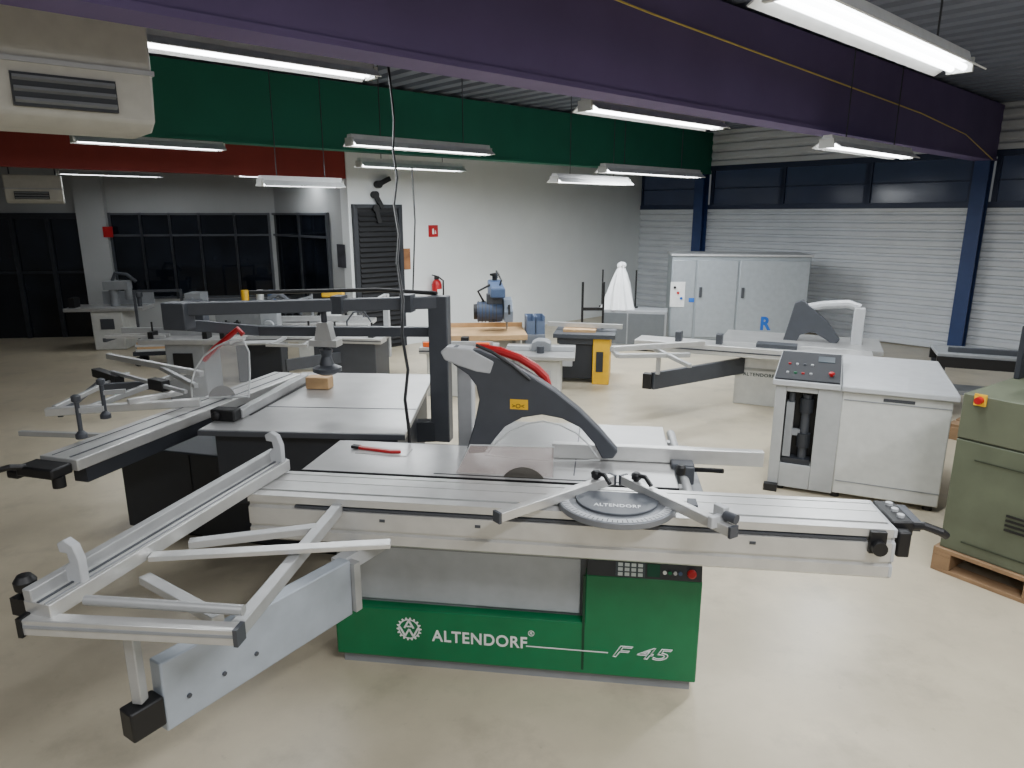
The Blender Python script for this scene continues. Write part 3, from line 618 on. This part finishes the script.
m = MB(); m.rng(-.02, x1+.02, -.01, .82, zt, zt+.03); m.build('lid', lgrey, cab, .004)

# =====================================================================  SMALLER MACHINES TOWARDS THE WHITE WALL
H = Fr(gz(490, 380), 5); sm = thing('radial_arm_saw', 'bulky blue grey radial arm saw with wooden table in front of white wall', 'saw', H)
zt = H.y(490, 331).z
m = MB(); m.rng(-.52, .41, -.30, .55, zt-.06, zt); m.build('table', woodl, sm, .004)
for xx in (-.36, .32):
    for yy in (-.08, .5): MB().rng(xx-.03, xx+.03, yy-.03, yy+.03, 0, zt-.06).build('leg', lgrey, sm)
m = MB(); m.rng(-.28, .26, .0, .46, .2, zt-.08); m.build('base_box', offw, sm, .006)
m = MB(); m.rng(-.52, .41, .3, .33, zt, zt+.05); m.build('table_fence', woodl, sm)
q = H.y(495, 334, .45); m = MB(); m.cyl((q.x, .45, zt), (q.x, .45, zt+.54), .075); m.build('column', bluep, sm)
m = MB(); m.lathe((q.x, .45, zt+.54), [(.03, 0), (.03, .05), (.06, .06), (.06, .08), (.01, .09)], 12); m.build('crank', black, sm)
m = MB(); m.prism([(q.x-.08, -.18, zt+.40), (q.x-.08, .58, zt+.34), (q.x-.08, .58, zt+.54), (q.x-.08, -.18, zt+.51)], (.16, 0, 0)); m.build('arm', bluep, sm, .015)
m = MB(); m.cyl((q.x-.23, .05, zt+.22), (q.x+.06, .05, zt+.22), .115); m.build('motor', M('motor_blue', (58, 74, 102), .45), sm)
m = MB()
for i in range(6): m.cyl((q.x-.22+.04*i, .05, zt+.22), (q.x-.21+.04*i, .05, zt+.22), .125)
m.build('motor_fin', dgrey, sm)
m = MB(); m.rng(q.x-.12, q.x+.06, -.02, .14, zt+.31, zt+.42); m.build('yoke', dgrey, sm, .006)
m = MB(); m.cyl((q.x-.27, .05, zt+.22), (q.x-.23, .05, zt+.22), .09); m.build('motor_cap', black, sm)
m = MB(); m.prism([(q.x+.07, -.14, zt+.12), (q.x+.07, .24, zt+.12), (q.x+.07, .26, zt+.26), (q.x+.07, .14, zt+.38), (q.x+.07, -.04, zt+.36), (q.x+.07, -.16, zt+.24)], (.10, 0, 0)); m.build('blade_cover', M('cover_grey', (122, 132, 146)), sm, .008)
m = MB(); m.cyl((q.x+.11, .05, zt+.165), (q.x+.116, .05, zt+.165), .16, n=28); m.build('saw_blade', alu2, sm)
m = MB(); m.tube([(q.x+.12, -.13, zt+.28), (q.x+.12, -.21, zt+.32), (q.x+.12, -.23, zt+.22)], .014, 8); m.build('pull_handle', black, sm)
m = MB(); m.tube([(q.x+.0, .1, zt+.4), (q.x+.05, .02, zt+.58), (q.x-.0, .1, zt+.68), (q.x+.02, .35, zt+.58)], .011, 6); m.build('cable', black, sm)
m = MB(); m.tube([(q.x-.15, .05, zt+.33), (q.x-.22, .0, zt+.46), (q.x-.08, .1, zt+.52)], .014, 6); m.build('cable', black, sm)
m = MB(); m.rng(.42, .66, .05, .45, .0, zt-.06); m.build('side_cabinet', M('unit_grey', (120, 126, 136)), sm, .012)
for i, x_ in enumerate((.44, .555)):                  # blue-grey bins on the side cabinet
    p = H.W(x_+.05, .2); m = MB(); w2, d2, h2_ = .05, .13, .21
    m.rng(-w2, w2, -d2, d2, 0, .01); m.rng(-w2, -w2+.008, -d2, d2, .01, h2_); m.rng(w2-.008, w2, -d2, d2, .01, h2_); m.rng(-w2+.008, w2-.008, -d2, -d2+.008, .01, h2_*.75); m.rng(-w2+.008, w2-.008, d2-.008, d2, .01, h2_)
    o = tag(m.build('storage_bin', binm), ['left of two blue grey storage bins beside the radial arm saw', 'right of two blue grey storage bins beside the radial arm saw'][i], 'bin', 'blue grey bins beside the radial arm saw'); o.location = (p.x, p.y, zt-.059); o.rotation_euler.z = R(5)

K = Fr(gz(545, 402), -6); mo = thing('spindle_moulder', 'white spindle moulder with red knob and grey table, right of the front saw guard', 'machine', K)
m = MB(); m.rng(-.28, .16, 0, .5, .0, .46); m.build('base_cabinet', offw, mo, .04)
m = MB(); m.rng(-.45, .30, -.1, .6, .46, .50); m.build('table', steel, mo, .006)
for x_ in (-.42, .05): MB().rng(x_, x_+.24, .2, .26, .50, .55).build('fence_half', lgrey, mo, .004)
m = MB(); m.prism([(-.16, .18, .50), (.04, .18, .50), (.04, .18, .58), (-.02, .18, .61), (-.1, .18, .61), (-.16, .18, .58)], (0, .2, 0)); m.build('fence_hood', mgrey, mo, .008)
m = MB(); m.cyl((-.06, .1, .50), (-.06, .1, .57), .04); m.build('cutter', dgrey, mo)
m = MB(); m.lathe((-.2, -.1, .48), [(.02, 0), (.03, .02), (.01, .03)], 12, V((0, -1, 0))); m.build('red_knob', red, mo)
m = MB(); m.rng(-.1, .06, -.012, .0, .18, .34); m.build('door', lgrey, mo)

Yf = Fr(gz(585, 384), -10); yb_ = thing('boring_machine', 'black workbench machine with yellow side panel and two tall thin posts', 'machine', Yf)
zt = Yf.y(585, 334).z; w1 = Yf.y(612, 360).x; w0 = Yf.y(553, 360).x
m = MB(); m.rng(w0+.06, w1-.225, .05, .6, .05, zt-.13); m.build('base_box', anth, yb_, .008)
m = MB(); m.rng(w1-.22, w1-.03, .0, .62, .0, zt-.05); m.build('side_panel', yellow, yb_, .008)
m = MB(); m.rng(w0+.04, w1-.221, .02, .61, zt-.125, zt-.055); m.build('front_band', dgrey, yb_, .004)
m = MB(); m.rng(w1-.18, w1-.10, -.012, .0, .15, zt-.2); m.build('black_door', anth, yb_)
m = MB(); m.rng(w0, w1+.03, -.04, .66, zt-.05, zt); m.build('bench_top', dgrey, yb_, .004)
m = MB(); m.rng(w0+.1, w1-.2, .1, .4, zt, zt+.03); m.build('bed', woodl, yb_)
for u in (583, 604):
    q = Yf.y(u, 282, .4); m = MB(); m.cyl((q.x, .4, zt), (q.x, .4, q.z), .014, n=10); m.build('post', black, yb_)
qa = Yf.y(583, 309, .4); qb = Yf.y(604, 309, .4); m = MB(); m.bar(qa, qb, .025, .035); m.build('cross_bar', black, yb_)
m = MB(); m.rng(w0+.08, w0+.22, .0, .05, .2, .32); m.build('switch_box', lgrey, yb_)
m = MB(); m.bar((w0-.1, .3, zt+.06), (w1+.1, .22, zt+.06), .05, .05); m.build('long_fence', alu, yb_)
q = Fr(gz(652, 352), -14); o = thing('control_cabinet', 'long low grey cabinet left of the steel cabinet, white cover draped on top', 'cabinet', q)
xl = q.y(603, 330, .2).x
m = MB(); m.rng(xl, .18, 0, .4, .05, .58); m.build('casing', mgrey, o, .008)
for a_, b_ in ((xl+.03, xl/2-.01), (xl/2+.01, .15)): m = MB(); m.rng(a_, b_, -.012, 0, .10, .54); m.build('door', M('door_grey_%d' % int(100*abs(a_)), (80, 84, 88)), o)
m = MB(); m.rng(xl+.02, .16, .03, .37, 0, .05); m.build('plinth', black, o)
xc = q.y(618, 300, .2).x
for dx in (-.24, .24): m = MB(); m.cyl((xc+dx, .3, .58), (xc+dx, .3, 1.12), .012, n=8); m.rng(xc+dx-.04, xc+dx+.04, .27, .33, .58, .60); m.build('stand_pole', black, o)
pw = q.W(xc, .2)
m = MB(); m.lathe((0, 0, 0), [(.225, 0), (.20, .08), (.178, .18), (.15, .28), (.128, .36), (.10, .44), (.08, .50), (.058, .55), (.045, .58), (.06, .61), (.05, .64), (.02, .66)], 60, pleat=.13, npl=9, lean=(.002, -.003))
o = tag(m.build('draped_cover', fabw), 'white cover draped in folds on the low grey cabinet by the wall corner', 'cover'); o.location = (pw.x, pw.y, .581)

# sliding benches behind the gantry
Q = Fr(gz(450, 398), -4); fs = thing('sliding_table_bench', 'long pale sliding bench with orange stop bar, behind the dark gantry post', 'bench', Q)
zt = .54
m = MB(); m.rng(-.32, .5, 0, .35, zt-.07, zt); m.build('bench_top', alu, fs, .006)
m = MB(); m.rng(-.25, .2, .05, .32, .0, zt-.07); m.build('base_cabinet', offw, fs, .01)
m = MB(); m.rng(-.3, .45, .1, .14, zt, zt+.05); m.build('fence', alu2, fs)
for x_ in (-.28, .28): MB().rng(x_, x_+.14, .03, .08, zt, zt+.05).build('orange_stop', orange, fs, .004)
m = MB(); m.rng(.1, .18, .18, .28, zt, zt+.08); m.build('clamp', black, fs)
m = MB(); m.rng(-.32, .5, -.004, .002, zt-.045, zt-.03); m.build('groove', dgrey, fs)
Q2 = Fr(gz(350, 392), -8); f2 = thing('panel_saw', 'low grey panel saw with pale carriage and small clear guard under the dark gantry beam', 'saw', Q2); zt = .60
m = MB(); m.rng(-.75, .38, 0, .20, zt-.06, zt); m.build('sliding_carriage', alu, f2, .005)
m = MB(); m.rng(-.75, .38, -.004, .0, zt-.035, zt-.025); m.build('groove', dgrey, f2)
m = MB(); m.rng(-.4, .3, .03, .5, 0, zt-.06); m.build('base_cabinet', dgrey, f2, .008)
m = MB(); m.rng(-.4, .35, .21, .6, zt-.05, zt); m.build('table', steel, f2, .004)
for x_ in (-.5, -.2, .22):
    m = MB(); m.rng(x_, x_+.06, .05, .16, zt, zt+.07); m.cyl((x_+.03, .1, zt+.07), (x_+.03, .1, zt+.16), .012, n=8); m.build('clamp', black, f2)
m = MB(); m.bar((-.8, .05, zt+.05), (.1, .17, zt+.05), .03, .04); m.build('crosscut_fence', alu2, f2)
for x_ in (-.7, -.35): m = MB(); m.bar((x_, .0, zt-.01), (x_+.05, -.45, zt-.01), .03, .03); m.build('frame_rail', alu2, f2)
m = MB(); m.bar((-.7, -.44, zt-.01), (-.25, -.44, zt-.01), .03, .03); m.build('frame_rail', alu, f2)
m = MB(); m.bar((-.5, -.44, .38), (-.1, .03, .38), .04, .12); m.build('support_arm', dgrey, f2)
m = MB(); m.prism([(-.1, .28, zt+.02), (-.1, .28, zt+.14), (-.02, .28, zt+.24), (.10, .28, zt+.26), (.18, .28, zt+.14), (.18, .28, zt+.02)], (0, .01, 0)); m.build('clear_hood', clear2, f2)
m = MB(); m.tube([(-.1, .28, zt+.02), (-.1, .28, zt+.14), (-.02, .28, zt+.24), (.10, .28, zt+.26), (.18, .28, zt+.14)], .01, 6); m.build('hood_rim', dgrey, f2)
m = MB(); m.rng(.25, .31, .5, .56, .3, zt+.42); m.bar((.28, .53, zt+.4), (.08, .3, zt+.28), .05, .05); m.build('guard_post', lgrey, f2)

# machines left rear
def feeder(parent, x, y, z, s=1.0):                    # small power feeder: motor box, wheels, stand
    m = MB(); m.rng(x-.16*s, x+.16*s, y-.05*s, y+.05*s, z+.07*s, z+.17*s); m.rng(x-.05*s, x+.05*s, y-.05*s, y+.05*s, z+.17*s, z+.26*s); f = m.build('power_feeder', dgrey, parent, .006)
    for i in (-1, 0, 1): MB().cyl((x+i*.1*s, y-.05*s, z+.055*s), (x+i*.1*s, y+.05*s, z+.055*s), .05*s, n=14).build('feed_wheel', black, f)
    m = MB(); m.cyl((x+.28*s, y+.1*s, z), (x+.28*s, y+.1*s, z+.36*s), .022*s, n=10); m.bar((x+.3*s, y+.1*s, z+.32*s), (x, y, z+.24*s), .03*s, .03*s); m.build('feeder_stand', mgrey, f)
    m = MB(); m.cyl((x+.28*s, y+.1*s, z+.36*s), (x+.28*s, y+.1*s, z+.40*s), .05*s, n=12); m.build('hand_wheel', black, f)
U = Fr(gz(112, 350), 8); pm = thing('surface_planer', 'pale grey surface planer at far left in front of dark doorway', 'machine', U)
m = MB(); m.rng(-.22, .2, 0, .5, 0, .55); m.build('base_cabinet', offw, pm, .015)
m = MB(); m.rng(-.55, .5, -.05, .45, .56, .61); m.build('table', steel, pm, .006)
m = MB(); m.rng(-.2, .5, .42, .46, .61, .80); m.build('fence', mgrey, pm)
m = MB(); m.cyl((.05, .2, .61), (.05, .2, .92), .06); m.rng(-.05, .28, .1, .28, .85, .97); m.cyl((.25, .2, .7), (.25, .2, .85), .05); m.build('cutter_head', mgrey, pm)
m = MB(); m.tube([(.05, .2, .97), (.1, .2, 1.08), (.25, .2, 1.06), (.35, .25, .95)], .025, 8); m.build('hose', dgrey, pm)
m = MB(); m.rng(-.1, .08, -.01, 0, .3, .45); m.build('switch_panel', dgrey, pm)
m = MB(); m.rng(-.5, -.42, .02, .2, .61, .75); m.build('feed_guide', black, pm)
m = MB(); m.lathe((.42, .1, .61), [(.03, 0), (.03, .12), (.05, .14), (.05, .2), (.02, .22)], 12); m.build('feed_motor', dgrey, pm)
U2 = Fr(gz(190, 400), 0); cm = thing('copy_router', 'grey router machine between far planer and the dark saw gantry', 'machine', U2)
m = MB(); m.rng(-.2, .2, 0, .4, 0, .6); m.build('base_cabinet', mgrey, cm, .01)
m = MB(); m.rng(-.45, .5, -.05, .45, .6, .65); m.build('table', steel, cm, .005)
m = MB(); m.rng(-.1, .1, .3, .45, .65, 1.0); m.rng(-.07, .07, .0, .4, .92, 1.02); m.build('column', dgrey, cm, .01)
m = MB(); m.cyl((0, .05, .74), (0, .05, .92), .05); m.build('spindle', black, cm)
m = MB(); m.rng(-.75, .5, .22, .26, .65, .73); m.build('fence', alu2, cm)
for y_ in (.0, .1): m = MB(); m.bar((-.8, y_, .67), (-.2, y_+.04, .67), .025, .03); m.build('guide_rail', alu, cm)
m = MB(); m.bar((-.8, -.02, .64), (-.8, .28, .64), .03, .04); m.build('rail_end', dgrey, cm)
for x_ in (-.36, .2, .38): m = MB(); m.rng(x_, x_+.05, .0, .12, .65, .72); m.cyl((x_+.025, .06, .72), (x_+.025, .06, .82), .01, n=8); m.build('clamp', black, cm)
m = MB(); m.rng(-.12, .08, -.01, .0, .3, .5); m.build('switch_panel', black, cm)
U3 = Fr(gz(322, 372), 0); wm = thing('band_machine', 'white woodworking machine with yellow top block behind the gantry', 'machine', U3)
m = MB(); m.rng(-.3, .3, .1, .5, 0, .55); m.build('base_cabinet', offw, wm, .01)
m = MB(); m.rng(-.7, .6, -.0, .55, .55, .60); m.build('table', alu, wm, .006)
m = MB(); m.prism([(-.05, .2, .60), (.2, .2, .60), (.22, .2, .78), (.12, .2, .9), (.0, .2, .82)], (0, .12, 0)); m.build('hood', white, wm, .01)
m = MB(); m.tube([(-.08, .26, .62), (-.02, .26, .82), (.12, .26, .91), (.26, .26, .8), (.28, .26, .65)], .02, 8); m.build('hood_rim', black, wm)
m = MB(); m.rng(.0, .26, .2, .32, .9, .96); m.build('yellow_block', yellow, wm, .008)
m = MB(); m.bar((-.6, .1, .65), (.5, .15, .65), .05, .06); m.build('fence', alu2, wm)
feeder(wm, -.45, .35, .60, .9)
U5 = Fr(gz(262, 384), 6); tn = thing('tenoning_machine', 'dark based tenoning machine with rails and clamps, left of the white yellow topped machine', 'machine', U5)
m = MB(); m.rng(-.28, .22, .1, .45, 0, .52); m.build('base_cabinet', anth, tn, .01)
m = MB(); m.rng(-.34, .28, -.02, .42, .52, .57); m.build('table', steel, tn, .005)
for y_ in (-.06, -.14): MB().cyl((-.4, y_, .50), (.34, y_, .50), .02, n=10).build('slide_rail', alu2, tn)
m = MB(); m.rng(-.34, -.12, -.18, -.03, .53, .56); m.build('slide_table', alu, tn, .004)
for x_ in (-.3, -.18): m = MB(); m.cyl((x_, -.1, .56), (x_, -.1, .76), .012, n=8); m.rng(x_-.03, x_+.03, -.13, -.07, .70, .74); m.build('clamp', black, tn)
m = MB(); m.rng(.0, .2, .15, .35, .57, .82); m.cyl((.1, .1, .66), (.1, .15, .66), .06); m.build('cutter_hood', mgrey, tn, .01)
m = MB(); m.tube([(.1, .25, .82), (.1, .27, .95), (.2, .3, 1.0), (.3, .35, .9)], .035, 8); m.build('hose', dgrey, tn)
U6 = Fr(gz(160, 366), 12); bt = thing('board_trolley', 'low dark trolley with pale boards stacked on it, right of the far planer', 'trolley', U6)
m = MB(); m.rng(-.3, .3, 0, .3, .14, .19); m.build('trolley_deck', anth, bt)
for x_ in (-.25, .25):
    for y_ in (.04, .26): MB().cyl((x_, y_-.02, .06), (x_, y_+.02, .06), .06, n=12).build('wheel', black, bt)
for x_ in (-.28, .28): MB().rng(x_-.015, x_+.015, .27, .30, .19, .95).build('upright', dgrey, bt)
m = MB(); m.rng(-.28, .28, .275, .295, .92, .95); m.build('push_bar', dgrey, bt)
for i in range(4):
    p = U6.W(.02*(i % 2)-.01, .12); m = MB(); m.rng(-.26, .26, -.10, .10, 0, .03); o = tag(m.build('board', [offw, woodl, lgrey, woodl][i]), ['lowest white board', 'second brown board', 'third pale grey board', 'topmost brown board'][i]+' stacked on the dark trolley', 'board', 'boards on the trolley'); o.location = (p.x, p.y, .1905+.0305*i); o.rotation_euler.z = R(12)
U4 = Fr(gz(240, 360), 4); lb = thing('workbench', 'long dark workbench with vice and small tins under the back room windows', 'bench', U4)
m = MB(); m.rng(-.8, .55, 0, .6, .7, .76); m.build('bench_top', dgrey, lb, .004)
for xx in (-.7, .45):
    for yy in (.05, .55): MB().rng(xx-.04, xx+.04, yy-.04, yy+.04, 0, .7).build('leg', anth, lb)
m = MB(); m.rng(-.3, .4, .1, .5, .3, .68); m.build('drawer_box', mgrey, lb, .008)
m = MB(); m.rng(-.6, -.4, -.08, .2, .76, .9); m.cyl((-.5, -.12, .83), (-.5, .0, .83), .02); m.build('vice', mgrey, lb)
for i, (xx, mt) in enumerate(((.05, yellow), (.25, offw), (.4, bluep))):
    p = U4.W(xx, .3); m = MB(); m.lathe((0, 0, 0), [(.05, 0), (.05, .13), (.045, .14)], 14); o = tag(m.build('tin', mt), ['yellow', 'off white', 'blue grey'][i]+' tin on the dark workbench at the back', 'tin', 'tins on the workbench'); o.location = (p.x, p.y, .761)

# =====================================================================  HEATERS, CABLES, WALL ITEMS
def heater(o2, deg, w, hgt, dep, zb, label):
    fr = Fr(o2, deg); t = thing('unit_heater', label, 'heater', fr)
    m = MB(); m.prism([(0, .10, zb), (0, .03, zb+hgt*.08), (0, .0, zb+hgt*.46), (0, .0, zb+hgt), (0, dep, zb+hgt), (0, dep, zb)], (w, 0, 0)); m.build('casing', ivory, t, .012)
    m = MB(); m.rng(w*.16, w*.76, -.002, .04, zb+hgt*.14, zb+hgt*.41); m.build('outlet', anth, t)
    for i in range(3): MB().box((w*.46, -.004, zb+hgt*(.18+.09*i)), (w*.58, .03, .012), rx=-25).build('louvre', mgrey, t)
    m = MB(); m.rng(-.006, w+.006, -.012, dep-.03, zb+hgt*.49, zb+hgt*.53); m.build('trim_band', lgrey, t)
    for xx in (.1*w, .9*w): MB().cyl((xx, dep/2, zb+hgt), (xx, dep/2, 3.3), .008, n=6).build('hanger', dgrey, t)
hw = gz(-14, 120, 2.25)
heater(hw, 40, .61, .46, .42, 2.25, 'big beige unit heater hanging under the ceiling at upper left')
h2 = gz(6, 203, 2.03); heater(h2, 30, .60, .34, .35, 2.03, 'small beige unit heater hanging below the red beam at far left')

def P(u, v, Y):
    d = ray(u, v); return CAM+d*(Y/d.y)
cpts = [V((-.82, 4.7, 3.3))]
for u, v, Y in ((391, 90, 4.6), (394, 120, 4.5), (393, 150, 4.4), (397, 178, 4.3), (394, 205, 4.2), (399, 235, 4.0), (397, 262, 3.9), (403, 300, 3.55), (402, 335, 3.4), (408, 370, 3.25), (405, 400, 3.1), (409, 430, 3.0), (410, 465, 2.98)): cpts.append(P(u, v, Y))
m = MB(); m.tube(cpts, .008, 8)
tag(m.build('power_cable', black), 'thick black power cable hanging from ceiling beside the dark saw gantry post', 'cable')
m = MB(); m.tube([P(412, 168, 5.0), P(415, 220, 4.9), P(413, 290, 4.7)], .006, 6); tag(m.build('air_hose', black), 'thin black hose hanging beside the power cable', 'hose')
m = MB(); m.tube([SW.W(-.14, yy, 3.0-zz) for yy, zz in ((.3, .42), (1.5, .2), (3, .1), (4.5, .05), (6, -.0), (7.5, -.05), (9, -.12), (11, -.2))], .006, 6); tag(m.build('lamp_wire', ywire), 'thin yellowish wire running along the purple beam', 'wire')
q = WW.y(433, 231, .0); t = thing('fire_sign', 'red square fire extinguisher sign with white symbol on the white wall', 'sign', loc=WW.W(q.x, .002, q.z), rz=WW.deg)
MB().rng(-.085, .085, 0, .008, -.085, .085).build('plate', red, t)
m = MB(); m.rng(-.012, .02, .008, .010, -.045, .02); m.rng(-.006, .014, .008, .01, .02, .035); m.build('symbol', white, t)
m = MB(); m._add([V((-.05, .0095, -.04)), V((-.025, .0095, -.04)), V((-.037, .0095, .02))], [(0, 1, 2)]); m.build('flame_symbol', white, t)
q = WW.y(433, 304, .0); t = thing('fire_extinguisher', 'red fire extinguisher mounted on the white wall below its sign', 'extinguisher', loc=WW.W(q.x, .11, q.z), rz=WW.deg)
MB().lathe((0, 0, 0), [(.06, 0), (.075, .02), (.075, .3), (.06, .35), (.03, .38)], 18).build('cylinder', red, t)
m = MB(); m.rng(-.03, .03, -.02, .02, .38, .43); m.bar((0, 0, .43), (.08, 0, .45), .02, .015); m.build('valve', black, t)
m = MB(); m.tube([(-.03, .02, .41), (-.1, .03, .36), (-.1, .03, .18), (-.09, .03, .08)], .012, 6); m.build('hose', black, t)
m = MB(); m.rng(-.02, .02, -.105, -.07, .1, .3); m.build('wall_bracket', dgrey, t)
m = MB(); m.rng(-.045, .045, .073, .077, .12, .24); m.build('paper_label', white, t)
q = FW.y(108, 232, .13); m = MB(); m.rng(-.07, .07, 0, .01, -.08, .08); o = tag(m.build('fire_sign', red), 'small red fire sign on the white pillar at far left', 'sign'); o.location = FW.W(q.x, .125, q.z); o.rotation_euler.z = R(FW.deg)
def flat(fr, u, v, w, h, mt, nm, label, cat, th=.012):
    q = fr.y(u, v, 0); m = MB(); m.rng(-w/2, w/2, 0, th, -h/2, h/2); o = tag(m.build(nm, mt), label, cat); o.location = fr.W(q.x, .002, q.z); o.rotation_euler.z = R(fr.deg); return o
flat(WW, 405, 259, .17, .3, brownp, 'poster', 'brown poster on the white wall right of louvred door', 'poster')
flat(PW, 342, 256, .22, .32, M('dark_print', (52, 52, 58), .6, 0, .5, 9), 'picture', 'dark picture left of the louvred door', 'picture')
for i, (u, v, a) in enumerate(((383, 182, 25), (378, 200, -60), (377, 214, -75))):
    q = WW.y(u, v, .06); t = MB(); t.bar((-.12, 0, 0), (.12, 0, 0), .05, .06); t.cyl((.08, -.05, 0), (.08, .03, 0), .05, n=12); t.bar((-.1, -.055, 0), (-.1, .02, 0), .03, .03)
    o = tag(t.build('wall_bracket', black), ['topmost black bracket tilted on the white wall above the louvred door', 'middle black bracket on the white wall above the louvred door', 'lowest black bracket on the white wall above the louvred door'][i], 'bracket', 'black brackets on the white wall')
    o.location = WW.W(q.x, .06, q.z); o.rotation_euler = (0, R(a), R(WW.deg))

# =====================================================================  WORLD + CAMERA
w = bpy.data.worlds.new('World'); bpy.context.scene.world = w; w.use_nodes = True
w.node_tree.nodes['Background'].inputs[0].default_value = (.88, .93, 1, 1); w.node_tree.nodes['Background'].inputs[1].default_value = .10
cam = bpy.data.cameras.new('Camera'); cam.sensor_width = 36; cam.lens = F_/1024*36; cam.clip_end = 100
co = bpy.data.objects.new('Camera', cam); COL.objects.link(co); co.location = CAM; co.rotation_euler = (math.pi/2-PITCH, 0, 0)
bpy.context.scene.camera = co
